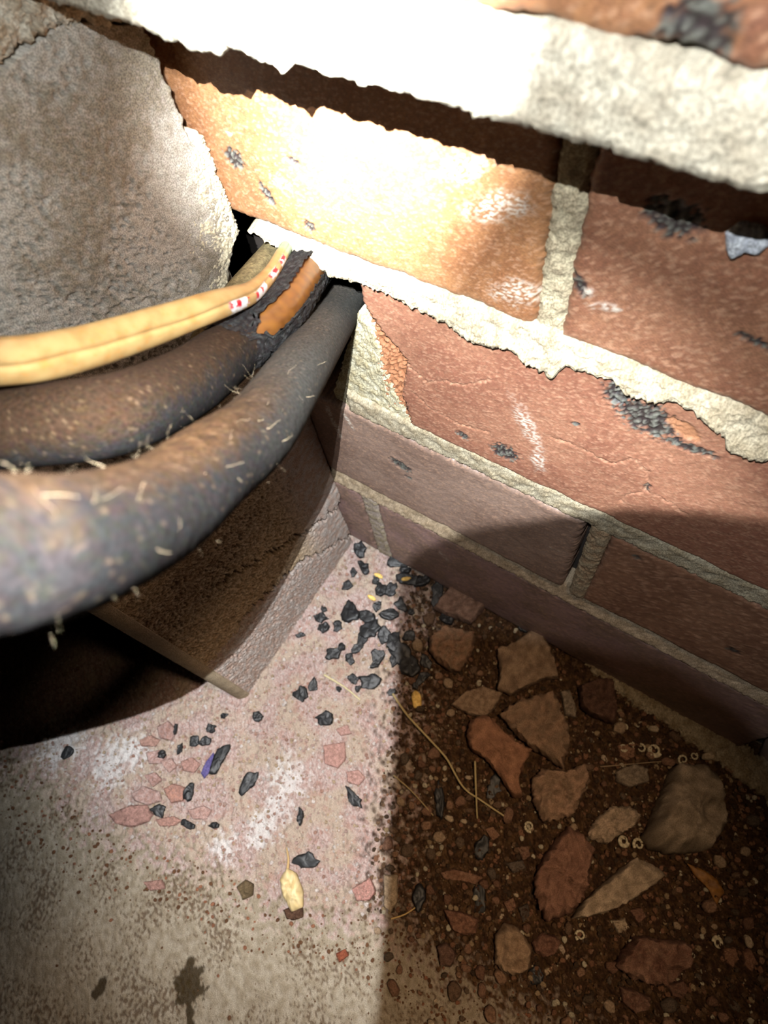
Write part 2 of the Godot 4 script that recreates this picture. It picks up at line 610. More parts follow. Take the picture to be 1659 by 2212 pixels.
func joint_mesh(lo: PackedVector2Array, hi: PackedVector2Array, nx: int, ny: int, h0: float, h1: float, rough: float, jag: float, col: Color, col2: Color, axes: Basis, skirt: float, sd: float) -> ArrayMesh:
	# mortar between a lower and an upper edge; h0 at the lower edge, h1 at the upper
	var xa := maxf(lo[0].x, hi[0].x)
	var xb := minf(lo[lo.size() - 1].x, hi[hi.size() - 1].x)
	var f := func(u: float, v: float) -> Vector3:
		var x := lerpf(xa, xb, u)
		var ya := curve_y(lo, x) + jag * (f2(x, sd, 260.0) + 0.5 * n2(x, sd, 900.0))
		var yb := curve_y(hi, x) + jag * 0.5 * f2(x, sd + 5.0, 200.0)
		var y := lerpf(ya, yb, v)
		var a := f2(x + sd, y, 130.0)
		var b := f2(x + sd, y, 560.0)
		var h := lerpf(h0, h1, v) + rough * (0.9 * a + 0.7 * b)
		var e := minf(minf(v, 1.0 - v) * (yb - ya), minf(u, 1.0 - u) * (xb - xa))
		h -= 0.0012 * (1.0 - smoothstep(0.0, 0.0018, e))
		pc = col.lerp(col2, clampf(0.5 + 0.9 * a, 0.0, 1.0)) * (1.0 + 0.3 * b)
		return Vector3(x, y, h)
	return sheet(nx, ny, f, axes, skirt)

func flat_pts(x0: float, x1: float, y: float) -> PackedVector2Array:
	return PackedVector2Array([Vector2(x0, y), Vector2(x1, y)])

func mm(a: float, b: float, c: float, d: float) -> PackedVector2Array:
	return PackedVector2Array([Vector2(a, b), Vector2(c, d)]) * Transform2D(Vector2(0.001, 0), Vector2(0, 0.001), Vector2.ZERO)

func wall_bricks():
	var w := group_node("wall_right")
	tag(w, "", "", "", "structure")
	var no := PackedVector2Array()
	var hotc := lin(164, 116, 78)
	var hotc2 := lin(142, 96, 64)
	var red := lin(154, 108, 82)
	var red2 := lin(134, 90, 68)
	var dull := lin(154, 128, 113)
	var dull2 := lin(134, 108, 94)
	# the course above the ledge
	brick(w, -60, 212, 362.5, 438, 30.5, hotc, red2, 1.0, [[0, 136.9, 365.6, 4.7, 4.2, 0.0], [1, 122, 372, 3, 2, 0], [0, 126.5, 371, 1.2, 1, 0]], [], 0.0009, no)
	brick(w, 222, 450, 362.5, 438, 30.5, red, red2, 1.5, [], [], 0.003, no)
	# second course: the brick under the ledge and its neighbour
	brick(w, -118, 110, 270.5, 346, 0, hotc, hotc2, 2.0, [[0, 11.9, 292.3, 3.6, 3.2, 0.3], [0, 20.8, 283.5, 1.7, 3.6, 0.5], [0, 35.1, 276.7, 1.7, 1.9, 0], [0, 35.3, 298.5, 1.8, 1.2, 0], [1, 28.3, 290, 3.6, 2.6, 0.2], [1, 88, 312, 8, 3.4, 0.5], [1, 97, 305, 11, 4.2, 0.5], [1, 104, 281, 8, 5, 0.5], [1, 14, 301, 1.6, 1, 0.4], [1, 57, 279, 1, 0.8, 0]], [], 0.00055, no)
	brick(w, 117.5, 347, 270.5, 346, 0, red, red2, 3.0, [[0, 136, 315.5, 6, 4, 0], [0, 120.2, 290.5, 1.8, 3, 0.5], [1, 122, 289, 2.4, 1.4, 0.7], [0, 161, 292, 5, 1.0, -0.2], [1, 128, 287, 5, 1.5, 0.3]], [], 0.0008, no)
	# third course: one long brick with a broken left end
	var spall := pv([63.8, 189, 61.4, 209.2, 65.5, 230.8, 61.5, 236, 56.5, 240.5, 53.5, 246, 50.0, 252.0, 48.5, 262])
	var spall_y := PackedVector2Array()
	for q in spall:
		spall_y.append(Vector2(q.y, q.x))
	brick(w, 49.5, 279, 188.5, 265, 0.3, lin(160, 112, 88), lin(142, 94, 74), 4.0, [[0, 105, 201, 5.6, 4.4, 0.2], [0, 87.4, 199.2, 2.6, 1.8, -0.3], [0, 147, 252, 9.5, 6.5, -0.25], [0, 137, 258, 4, 6, 0], [2, 156.5, 253.5, 5, 3.2, -0.2], [0, 160, 247, 8, 1.8, 0.1], [0, 127.9, 236.1, 1.4, 1, 0], [1, 112, 224, 3.6, 14, 0.45], [1, 118, 206, 3, 8, 0.2], [0, 155, 219, 1, 2.4, 0]], [pv([62, 229, 68.1, 227.1, 73.5, 223.8, 80.4, 229.3, 87.6, 231.2, 97.8, 240.0]), pv([120.9, 222.8, 130.6, 224.4, 141.9, 223.3, 147.8, 231.1, 153.3, 227.0, 155.2, 216.4, 160.6, 216.5, 170, 213]), pv([155.2, 216.4, 150, 208, 149, 203]), pv([66, 214, 74, 208, 86, 206, 98, 209])], 0.0006, spall_y)
	# fourth course
	brick(w, 0.5, 141, 102, 175.5, 0, dull, dull2, 5.0, [[0, 53.8, 148.1, 5.6, 3.2, -0.35], [0, 57, 139, 2, 1.2, 0], [1, 18, 160, 2, 16, 0.1], [1, 27, 168, 1.5, 10, 0.3], [1, 132, 140, 3, 1, 0]], [], 0.0007, no)
	brick(w, 151.5, 382, 102, 177, 0, lin(146, 106, 82), lin(126, 88, 68), 6.0, [[0, 163.4, 169, 2.2, 1.6, 0], [0, 215, 128, 3, 2, 0]], [pv([178, 165, 181, 169, 184, 171])], 0.0012, no)
	# bottom course, half buried
	brick(w, -10, 20, 4, 88, 0.4, lin(160, 128, 122), dull2, 7.0, [], [], 0.001, no)
	brick(w, 30.5, 262, 4, 88, 0, lin(156, 124, 118), dull2, 8.0, [[1, 74, 60, 2.0, 6, 0.5]], [], 0.0011, no)
	brick(w, 272, 500, 4, 88, 0, dull, dull2, 8.5, [], [], 0.004, no)
	brick(w, 289, 520, 188.5, 265, 0, red, red2, 8.7, [], [], 0.004, no)
	# mortar
	var m1 := lin(206, 192, 164)
	var m2 := lin(176, 160, 132)
	var led_lo := pv([-60, 349.5, -10, 349.2, 20, 349.6, 37.7, 349.4, 41, 349.5, 42.9, 349.2, 44.1, 348.3, 46.8, 348.1, 49.0, 349.1, 50.1, 347.8, 53.7, 348.4, 58.3, 348.4, 60.1, 350.3, 64.3, 350.4, 68, 349.2, 70.9, 349.2, 72.2, 347.9, 73.4, 349.6, 74.9, 350.7, 81.9, 350.5, 93.6, 350.9, 107.6, 350.8, 136, 350.8, 152, 351, 320, 351])
	var led_hi := pv([-60, 361, 107.9, 363.3, 113.1, 361.9, 121.7, 364.0, 124.3, 363.4, 128.6, 363.3, 132.4, 362.2, 136.5, 362.2, 140.7, 362.8, 147.2, 362.4, 200, 363, 320, 362.6])
	tag(node("mortar_ledge", joint_mesh(led_lo, led_hi, 620, 26, 0.0345, 0.0325, 0.0004, 0.0005, lin(208, 198, 176), lin(184, 172, 150), WALL, 0.03, 1.0), M.mortar, w), "pale mortar ledge overhanging the second course with a ragged lower lip")
	var j2_lo := pv([10, 268, 17.0, 266.5, 23.3, 266.4, 29.8, 264.3, 40.4, 262.5, 51.5, 263.9, 58.3, 265.1, 66.5, 264.1, 77.6, 262.6, 83.9, 261.8, 90.1, 257.6, 96.3, 258.2, 102.2, 261.0, 106.7, 260.6, 110.5, 258.8, 112.8, 257.6, 116, 258.2, 118.7, 256.6, 121.3, 263.6, 127.1, 265.4, 135.1, 265.2, 142.3, 261.9, 146.9, 263.9, 149.8, 266.4, 157.4, 265.4, 166.0, 261.0, 169.1, 255.6, 175.8, 256.9, 178.2, 259.5, 200, 262, 350, 263])
	var j2_hi := pv([10, 269.5, 15, 270.3, 54, 269.8, 81, 271, 110, 272.5, 118, 272.0, 172, 271.0, 350, 271.4])
	tag(node("mortar_joint", joint_mesh(j2_lo, j2_hi, 560, 22, 0.0042, 0.0006, 0.0009, 0.0009, m1, m2, WALL, 0.03, 2.0), M.mortar, w), "thick mortar joint smeared down over the brick below it")
	node("mortar_joint", joint_mesh(flat_pts(0.03, 0.36, 0.1758), flat_pts(0.03, 0.36, 0.1895), 420, 14, 0.0004, 0.0, 0.0006, 0.0006, lin(190, 178, 152), lin(166, 150, 122), WALL, 0.03, 3.0), M.mortar, w)
	node("mortar_joint", joint_mesh(mm(0, 87.5, 300, 87.5), mm(0, 102.5, 300, 102.5), 320, 14, 0.0012, -0.0032, 0.0006, 0.0008, lin(192, 170, 142), lin(168, 146, 118), WALL, 0.03, 4.0), M.mortar, w)
	# head joints (upright; u runs along y)
	var up := Basis(Vector3(0, 1, 0), Vector3(1, 0, 0), Vector3(0, 0, 1))
	node("mortar_joint", joint_mesh(mm(270, 109.6, 347, 109.2), mm(270, 118, 347, 117.6), 130, 14, -0.0008, -0.0006, 0.0006, 0.0006, lin(206, 192, 160), m2, up, 0.03, 5.0), M.mortar, w)
	node("mortar_joint", joint_mesh(mm(100, 145.2, 178, 143.5), mm(100, 152.6, 178, 151.6), 120, 14, 0.0004, 0.0010, 0.0005, 0.0006, lin(170, 142, 112), m2, up, 0.03, 6.0), M.mortar, w)
	node("mortar_joint", joint_mesh(mm(2, 20, 89, 20), mm(2, 31, 89, 31), 100, 14, 0.0002, 0.0002, 0.0004, 0.0005, lin(186, 170, 158), m2, up, 0.03, 7.0), M.mortar, w)
	# mortar filling the broken end of the long brick
	var fl := pv([172, 20.5, 179.4, 20.3, 192.5, 25.2, 212.1, 32.9, 225.6, 37.9, 241, 43.9])
	var fr := pv([172, 52, 179.4, 56, 192.5, 62, 199.6, 58.5, 220, 53.6, 232.3, 52.5, 241, 51.8])
	tag(node("mortar_fill", joint_mesh(fl, fr, 110, 60, -0.0030, -0.0012, 0.0007, 0.0009, lin(206, 198, 170), lin(184, 170, 134), up, 0.03, 8.0), M.mortar, w), "cream mortar packed against the broken brick end")
	# crumbs of mortar left along the foot of the wall
	var toe_lo := pv([170, -2, 188, -2, 223, -2, 253, -2, 290, -2])
	var toe_hi := pv([170, 1, 188, 4, 205, 8, 223, 8, 238, 11, 253, 12, 270, 16, 290, 18])
	node("mortar_fillet", joint_mesh(toe_lo, toe_hi, 300, 30, 0.0085, 0.0075, 0.0016, 0.003, lin(180, 166, 140), lin(150, 132, 104), GROUND, 0.012, 9.0), M.mortar, w)
	# the core behind, open where the services pass; its dark colour stands in for deep shade
	var st := SurfaceTool.new()
	for b in [[-0.12, -0.06, 0.52, 0.172], [-0.12, 0.2705, 0.52, 0.45], [0.06, 0.17, 0.52, 0.272], [-0.14, 0.17, -0.10, 0.272]]:
		var bm := BoxMesh.new()
		bm.size = Vector3(b[2] - b[0], b[3] - b[1], 0.088)
		st.append_from(bm, 0, Transform3D(Basis(), Vector3((b[0] + b[2]) / 2, (b[1] + b[3]) / 2, -0.056)))
	var back := BoxMesh.new()
	back.size = Vector3(0.64, 0.52, 0.02)
	st.append_from(back, 0, Transform3D(Basis(), Vector3(0.2, 0.19, -0.32)))
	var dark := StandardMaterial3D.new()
	dark.resource_name = "shade_dark_core"
	dark.albedo_color = Color8(52, 44, 38)  # darkened so the hole reads as deep shade
	node("shade_dark_core", st.commit(), dark, w)
	# a loose flake of mortar clinging to the right-hand brick
	var fk := node("mortar_flake", stone(pv([-5, -1, -3, -4, 2, -4.4, 5, -1, 3.4, 2, 0.6, 2.2, -1.4, 4.6, -3.2, 3]), 0.0022, 0.6, lin(196, 198, 200), lin(160, 162, 168), 36, 3.0), M.mortar, self, Vector3(0.1505, 0.3165, 0.0005))
	fk.rotation = Vector3(PI / 2 - 0.25, 0.1, 0)
	fk.scale = Vector3.ONE * 0.85
	tag(fk, "pale grey mortar flake clinging to the red brick below the ledge", "mortar flake")

func brick(w: Node3D, x0: float, x1: float, y0: float, y1: float, z: float, a: Color, b: Color, sd: float, feats: Array, cracks: Array, step: float, spall: PackedVector2Array):
	node("brick", brick_mesh(x0 * 0.001, x1 * 0.001, y0 * 0.001, y1 * 0.001, z * 0.001, a, b, sd, feats, cracks, step, spall), M.brick, w)

# ---------------------------------------------------------------- pier
func wall_pier():
	var w := group_node("wall_left")
	tag(w, "", "", "", "structure")
	var right := pv([-10, 2.0, 10, 2.2, 40, 3.0, 62, 3.4, 68, 0.8, 74, 0.5, 170, 0.8, 195, 3, 215, 16, 240, 19, 248, 17.5, 258, 9.5, 263, 4.0, 290, 3.5, 300, 5.7, 318, 6.1, 329, 6.5, 345, 6])
	var c1 := pv([-7, 60, 0, 61, 14, 66, 30, 76, 43, 89, 62, 103, 79, 117, 100, 128, 130, 134])
	var c2 := pv([-4, 7, -2, 7.6, 12, 22, 26, 33, 32, 43, 46, 58, 63, 63, 80, 70, 130, 76])
	var grey := lin(186, 179, 165)
	var grey2 := lin(152, 141, 122)
	var tan1 := lin(222, 198, 166)
	var tan2 := lin(198, 170, 136)
	var pale := lin(196, 184, 176)
	var pinkish := lin(186, 158, 144)
	var hole := lin(74, 58, 42)
	var f := func(u: float, v: float) -> Vector3:
		var y := lerpf(-0.01, 0.340, v)
		var jag := 0.0010 * f2(y, 2.0, 220.0) * smoothstep(0.19, 0.2, y)
		var z := lerpf(curve_y(right, y) + jag, 0.1225, u)
		if y > 0.322:   # the top edge sinks towards the wall
			y = 0.322 + (y - 0.322) * (0.45 + 0.55 * smoothstep(0.004, 0.03, z))
		var a := n2(z, y, 26.0)
		var b := f2(z, y, 140.0)
		var g := f2(z, y, 520.0)
		var low := smoothstep(0.235, 0.2, y)
		var h := 0.0005 * a + 0.0003 * b + 0.00012 * g
		var col := grey.lerp(grey2, clampf(0.45 + 0.9 * a + 0.7 * b, 0.0, 1.0))
		col = col.lerp(tan1.lerp(tan2, clampf(0.5 + b, 0.0, 1.0)), low)
		var mask := smoothstep(0.012, 0.03, z) * (1.0 - 0.55 * smoothstep(0.0, 0.3, a))
		var pits := nf.get_noise_2d(z * 360.0 + 9.0, y * 360.0) + 0.25 * a
		var deep := smoothstep(0.24, 0.40, pits) * mask
		h -= 0.0009 * deep
		col = col.lerp(hole, deep * (0.35 + 0.35 * low))
		var fine := smoothstep(0.16, 0.30, nf.get_noise_2d(z * 900.0, y * 900.0 + 7.0)) * low * smoothstep(0.02, 0.05, z)
		h -= 0.0006 * fine
		col = col.lerp(hole, fine * 0.6)
		# the skin is scaling off in two layers near the ground
		var yy := y + 0.0050 * f2(z, 3.0, 200.0) + 0.0022 * n2(z, 6.0, 700.0)
		var d1 := yy - curve_y(c1, z)
		var d2 := yy - curve_y(c2, z)
		var fade := smoothstep(0.105, 0.07, z)
		h += fade * (0.0016 * smoothstep(-0.0012, 0.0012, d1) + 0.0018 * smoothstep(-0.0012, 0.0012, d2))
		var gash := fade * maxf(smoothstep(0.0034, 0.0016, absf(d1 + 0.001)), smoothstep(0.0036, 0.0016, absf(d2 + 0.001)))
		h -= 0.0030 * gash
		var base := smoothstep(0.045, 0.02, z) * low
		col = col.lerp(pinkish.lerp(pale, clampf(0.5 + 1.1 * b, 0.0, 1.0)), maxf(base, smoothstep(0.0, -0.002, d2) * low) * 0.9)
		col = col.lerp(hole, gash * 0.75)
		# faint scratches in the grey upper render
		var sc := nf.get_noise_2d(z * 160.0 - y * 220.0, (z + y) * 620.0)
		col = col.lerp(pale, smoothstep(0.28, 0.5, sc) * 0.35 * (1.0 - low))
		pc = col * (1.0 + 0.22 * g)
		return Vector3(z, y, h)
	node("render_face", sheet(190, 520, f, PIER, 0.06), M.render, w)
	# smooth arris strip
	var arris := func(u: float, v: float) -> Vector3:
		var y := lerpf(-0.02, 0.345, v)
		var z := lerpf(0.1222, 0.129, u)
		pc = lin(186, 166, 138) * (1.0 + 0.2 * f2(z, y, 200.0))
		return Vector3(z, y, 0.0004 + 0.0003 * n2(z, y, 90.0) - 0.005 * pow(u, 3.0))
	node("arris_strip", sheet(10, 160, arris, PIER, 0.06), M.mortar, w)
	var body := BoxMesh.new()
	body.size = Vector3(0.055, 0.46, 0.118)
	var dark := StandardMaterial3D.new()
	dark.resource_name = "pier_core"
	dark.albedo_color = Color8(130, 115, 95)
	node("pier_core", body, dark, w, Vector3(-0.0305, 0.20, 0.0655))
	# cream render patch lapping over the edge, by the hole
	var up := Basis(Vector3(0, 1, 0), Vector3(0, 0, 1), Vector3(1, 0, 0))
	var pl := pv([245.5, 36, 250, 34, 260, 35.5, 269.6, 35.0, 277.7, 26.2, 291.6, 17.5, 298, 9.5, 302.5, 5.5])
	var pr := pv([245.5, 18.5, 248, 17.5, 254, 13, 258, 9.5, 262, 6.0, 263.0, 3.2, 264, 1.2, 268, 0.6, 282, 0.6, 285, 1.2, 288, 0.7, 297, 0.9, 299.5, 2.0, 302.5, 4.6])
	var patch := func(u: float, v: float) -> Vector3:
		var y := lerpf(0.2455, 0.3025, u)
		var zr := curve_y(pr, y) + 0.0005 * f2(y, 8.0, 350.0)
		var zl := curve_y(pl, y) + 0.0016 * f2(y, 4.0, 260.0)
		var z := lerpf(zr, zl, v)
		var b := f2(z, y, 170.0)
		var g := f2(z, y, 620.0)
		var e := minf(v, 1.0 - v) * (zl - zr)
		var side := smoothstep(0.2455, 0.249, y) * smoothstep(0.3025, 0.2995, y)
		var h := lerpf(0.0042, 0.0018, v) * side + 0.0005 * b + 0.0006 * g - 0.001 * (1.0 - smoothstep(0.0, 0.0016, e))
		pc = lin(226, 213, 184).lerp(lin(204, 190, 160), clampf(0.5 + b, 0.0, 1.0)) * (1.0 + 0.2 * g)
		return Vector3(y, z, h)
	tag(node("render_patch", sheet(170, 80, patch, up, 0.003), M.mortar, w), "cream mortar patch with a ragged edge beside the hole")
	# mortar bed on top of the pier, split along a crack
	var bed_lo := pv([4, 330, 6.5, 330, 17.7, 336, 26.6, 340, 34, 341.5, 43, 341, 70, 342, 130, 341])
	var bed_hi := pv([4, 368, 130, 368])
	node("mortar_bed", joint_mesh(bed_lo, bed_hi, 240, 66, 0.0045, 0.007, 0.0013, 0.0016, lin(204, 194, 174), lin(172, 154, 128), Basis(Vector3(0, 0, 1), Vector3(0, 1, 0), Vector3(1, 0, 0)), 0.05, 11.0), M.mortar, w)

# ---------------------------------------------------------------- services
func pipes():
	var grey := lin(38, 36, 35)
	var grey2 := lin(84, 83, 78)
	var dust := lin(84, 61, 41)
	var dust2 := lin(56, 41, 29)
	var under := lin(25, 22, 21)  # darker undersides: bottom shading put into the pipe colour
	# the big pipe
	var bp := p3([1.9, 197.3, -62.2, 21.1, 220.7, -27.5, 36.2, 238.8, -0.6, 66.6, 280.4, 48.9, 83.1, 303.7, 75.6, 91.7, 320.9, 92.7, 98.1, 333.6, 104.8, 103.9, 348.4, 114.4, 106.5, 358.0, 119.4, 106.7, 363.3, 122.4, 106.7, 370.1, 125.3, 105.5, 376.1, 128.6, 102.9, 381.3, 132.4, 100.4, 386.4, 136.1])
	var big := group_node("large_pipe", bp[5])
	for i in bp.size():
		bp[i] -= big.position
	tag(big, "thick dusty grey pipe, lowest of the three lines curving out of the hole", "pipe")
	var tint := func(s: float, a: float, q: Vector3, n: Vector3):
		var p: Vector3 = q + big.position
		var b := nf.get_noise_3d(p.x * 240.0, p.y * 240.0, p.z * 240.0)
		var g := nf.get_noise_3d(p.x * 900.0, p.y * 900.0, p.z * 900.0)
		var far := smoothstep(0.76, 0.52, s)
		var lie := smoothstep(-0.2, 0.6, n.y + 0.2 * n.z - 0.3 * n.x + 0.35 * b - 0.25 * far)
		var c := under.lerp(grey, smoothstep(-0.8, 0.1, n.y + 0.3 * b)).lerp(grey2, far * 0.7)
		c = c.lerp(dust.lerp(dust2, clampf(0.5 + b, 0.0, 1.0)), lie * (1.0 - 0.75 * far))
		c = c.lerp(lin(130, 108, 80), smoothstep(0.45, 0.65, g) * 0.22)
		pc = c * (1.0 + 0.25 * g)
	var plain := func(s: float, a: float, q: Vector3) -> float:
		return 0.00775 + 0.00006 * ns.get_noise_3d(q.x * 500.0, q.y * 500.0, q.z * 500.0)
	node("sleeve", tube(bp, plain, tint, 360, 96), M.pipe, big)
	lint(big, bp, 0.0077, 0.50, 0.90, 190)
	# the upper pipe: sleeve, torn near the hole and showing an orange tube
	var sp := p3([-3.4, 216.7, -64.1, 14.8, 238.6, -24.1, 31.6, 259.8, 3.5, 45.8, 276.4, 30.8, 51.0, 286.7, 53.4, 61.8, 303.9, 74.5, 66.9, 318.9, 92.0, 56.7, 322.1, 102.7, 48.9, 324.8, 109.4, 35.8, 328.3, 119.0])
	var small := group_node("torn_pipe", sp[5])
	for i in sp.size():
		sp[i] -= small.position
	tag(small, "grey pipe under the cream cable, its sleeve torn open near the hole", "pipe")
	var tint2 := func(s: float, a: float, q: Vector3, n: Vector3):
		var p: Vector3 = q + small.position
		var b := nf.get_noise_3d(p.x * 240.0, p.y * 240.0, p.z * 240.0)
		var g := nf.get_noise_3d(p.x * 900.0, p.y * 900.0, p.z * 900.0)
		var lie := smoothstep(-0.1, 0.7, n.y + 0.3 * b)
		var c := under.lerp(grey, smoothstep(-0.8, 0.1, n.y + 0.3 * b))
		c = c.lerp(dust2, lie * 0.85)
		c = c.lerp(lin(130, 108, 80), smoothstep(0.45, 0.65, g) * 0.22)
		pc = c * (1.0 + 0.25 * g)
	var r2 := func(s: float, a: float, q: Vector3) -> float:
		return 0.0075
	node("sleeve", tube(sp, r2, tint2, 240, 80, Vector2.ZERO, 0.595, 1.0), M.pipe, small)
	var torn := func(s: float, a: float, q: Vector3) -> float:
		var g := nf.get_noise_3d(q.x * 420.0, q.y * 420.0, q.z * 420.0)
		return 0.0077 + 0.0007 * g
	var tornc := func(s: float, a: float, q: Vector3, n: Vector3):
		var g := nf.get_noise_3d(q.x * 700.0, q.y * 700.0, q.z * 700.0)
		pc = lin(22, 21, 21).lerp(lin(78, 77, 74), clampf(0.1 + g, 0.0, 1.0))
	# direction from which the slit looks out
	tag(node("torn_cover", torn_cover(sp, torn, tornc, small.position), M.tear, small), "black torn outer cover with a long slit")
	var inner := func(s: float, a: float, q: Vector3) -> float:
		return 0.0064
	var innerc := func(s: float, a: float, q: Vector3, n: Vector3):
		var p: Vector3 = q
		var b := nf.get_noise_3d(p.x * 300.0, p.y * 300.0, p.z * 300.0)
		pc = lin(98, 62, 26).lerp(lin(74, 44, 20), clampf(0.4 + b, 0.0, 1.0))
	tag(node("inner_tube", tube(sp, inner, innerc, 90, 40, Vector2.ZERO, 0.0, 0.64), M.cable, small), "orange inner tube showing through the slit")
	# a tan conduit behind the cable
	var tp := p3([-11.9, 232.9, -53.9, 6.1, 250.3, -19.9, 13.1, 257.2, -2.2, 22.7, 267.5, 16.0, 27.4, 272.4, 29.0, 31.0, 274.9, 40.6, 33.7, 275.3, 52.6, 39.5, 275.3, 65.6])
	var tanp := group_node("tan_conduit", tp[3])
	for i in tp.size():
		tp[i] -= tanp.position
	var rt := func(s: float, a: float, q: Vector3) -> float:
		return 0.0037
	var tt := func(s: float, a: float, q: Vector3, n: Vector3):
		var g := nf.get_noise_3d(q.x * 400.0, q.y * 400.0, q.z * 400.0)
		pc = lin(146, 132, 96).lerp(lin(104, 92, 68), clampf(0.5 + g, 0.0, 1.0))
	node("sheath", tube(tp, rt, tt, 100, 40), M.pipe, tanp)
	tag(tanp, "narrow olive tan conduit in the hole, half hidden behind the cream cable", "pipe")
	# the cream twin cable
	var cp := p3([-10.3, 232.7, -54.9, 12.0, 253.5, -16.0, 29.4, 271.3, 8.0, 40.8, 282.6, 24.7, 47.7, 291.1, 38.1, 50.7, 298.0, 47.1, 52.2, 304.3, 56.1, 52.2, 311.2, 68.2, 55.4, 322.7, 83.5, 57.7, 330.9, 92.8, 57.4, 335.7, 98.3, 55.6, 341.8, 105.1, 53.5, 349.0, 112.1])
	var cab := group_node("cream_cable", cp[6])
	for i in cp.size():
		cp[i] -= cab.position
	tag(cab, "cream plastic twin cable with worn red and white print, topmost of the lines", "cable")
	var flatr := func(s: float, a: float, q: Vector3) -> float:
		var wide := lerpf(0.0021, 0.0041, smoothstep(0.46, 0.76, s))
		var slim := lerpf(0.0019, 0.0026, smoothstep(0.46, 0.76, s))
		var t := a - lerpf(0.6, 0.15, smoothstep(0.46, 0.7, s))
		var r := 1.0 / sqrt(pow(cos(t) / wide, 2.0) + pow(sin(t) / slim, 2.0))
		return r * (1.0 - 0.16 * exp(-pow(sin(t) * 0.0 + cos(t), 2.0) * 22.0))
	var cream := func(s: float, a: float, q: Vector3, n: Vector3):
		var b := nf.get_noise_3d(q.x * 160.0, q.y * 160.0, q.z * 160.0)
		var g := nf.get_noise_3d(q.x * 620.0, q.y * 620.0, q.z * 620.0)
		var c := lin(142, 116, 74).lerp(lin(124, 95, 56), clampf(0.4 + b, 0.0, 1.0))
		c = c.lerp(lin(150, 100, 48), smoothstep(0.2, 0.6, g + 0.3 * b) * 0.5)
		c = c.lerp(lin(130, 124, 80), smoothstep(0.46, 0.38, s) * 0.7)
		var view := (EYE - (q + cab.position)).normalized()
		var toward := n.dot(view)
		pc = c
		pc = pc.lerp(lin(96, 128, 112), smoothstep(0.405, 0.385, s) * 0.7)
		if s > 0.39 and s < 0.655 and toward > -0.2:
			var bend := smoothstep(0.60, 0.50, s)
			var across := (CR * lerpf(0.24, 0.86, bend) + CD * lerpf(0.97, 0.50, bend)).normalized()
			var lat := n.dot(across) + 0.10 * g
			var t := s * 330.0
			var wear := smoothstep(-0.15, 0.1, sin(t * 0.31 + 1.0) + 0.9 * g + 0.35)
			var k := smoothstep(0.12, 0.28, lat) * smoothstep(0.98, 0.85, lat) * smoothstep(0.40, 0.42, s) * smoothstep(0.645, 0.635, s) * wear
			pc = pc.lerp(lin(176, 176, 174) * (1.0 - 0.3 * smoothstep(0.2, 0.8, sin(t * 4.0))), k * 0.95)
			var mark := smoothstep(0.0, 0.2, sin(t * 0.9) * 0.8 + 0.6 * sin(t * 0.37) + 0.8 * g + (0.6 if s < 0.5 else 0.0))
			pc = pc.lerp(lin(150, 10, 30), k * mark * smoothstep(0.2, 0.34, lat) * smoothstep(0.85, 0.7, lat))
	node("sheath", tube(cp, flatr, cream, 420, 72), M.cable, cab)

func torn_cover(path: Array, rad: Callable, tint: Callable, off: Vector3) -> ArrayMesh:
	# an open sleeve with a lengthwise slit on the side that looks up and out, and ragged ends
	var cv := Curve3D.new()
	var m := path.size()
	for i in m:
		var t: Vector3 = (path[mini(i + 1, m - 1)] - path[maxi(i - 1, 0)]) / 6.0
		cv.add_point(path[i], -t, t)
	cv.bake_interval = 0.001
	var ln := cv.get_baked_length()
	var v := PackedVector3Array()
	var c := PackedColorArray()
	var idx := PackedInt32Array()
	var rows := 120
	var n := 110
	var out := Vector3(0.66, 0.73, 0.42).normalized()
	for j in rows + 1:
		for k in n + 1:
			var u := float(k) / n
			var fr := float(j) / rows
			var end := 0.622 + 0.022 * f2(u * 9.0, 0.3, 1.0) + 0.012 * sin(u * TAU * 2.0)
			var s := lerpf(0.05, end, fr)
			var half := 0.40 * smoothstep(0.600, 0.572, s - 0.012 * f2(s * 60.0, 0.7, 1.0))
			half = maxf(half + 0.07 * f2(s * 70.0, u * 3.0, 1.0) * (1.0 if half > 0.01 else 0.0), 0.0)
			var p := cv.sample_baked(s * ln, true)
			var t := (cv.sample_baked(s * ln + 0.001, true) - cv.sample_baked(maxf(s * ln - 0.001, 0.0), true)).normalized()
			var e1 := (out - t * out.dot(t)).normalized()
			var e2 := t.cross(e1)
			var a := half + (TAU - 2.0 * half) * u
			var nn := e1 * cos(a) + e2 * sin(a)
			var lift := 0.0006 * smoothstep(0.3, 0.0, minf(u, 1.0 - u) * TAU) * (1.0 if half > 0.05 else 0.0)
			var q: Vector3 = p + nn * (rad.call(s, a, p + nn * 0.006) + lift)
			tint.call(s, a, q, nn)
			v.append(q)
			c.append(pc)
	var w := n + 1
	for j in rows:
		for k in n:
			var a := j * w + k
			quad(idx, a, a + 1, a + w + 1, a + w, false)
	return from_arrays(v, c, idx)

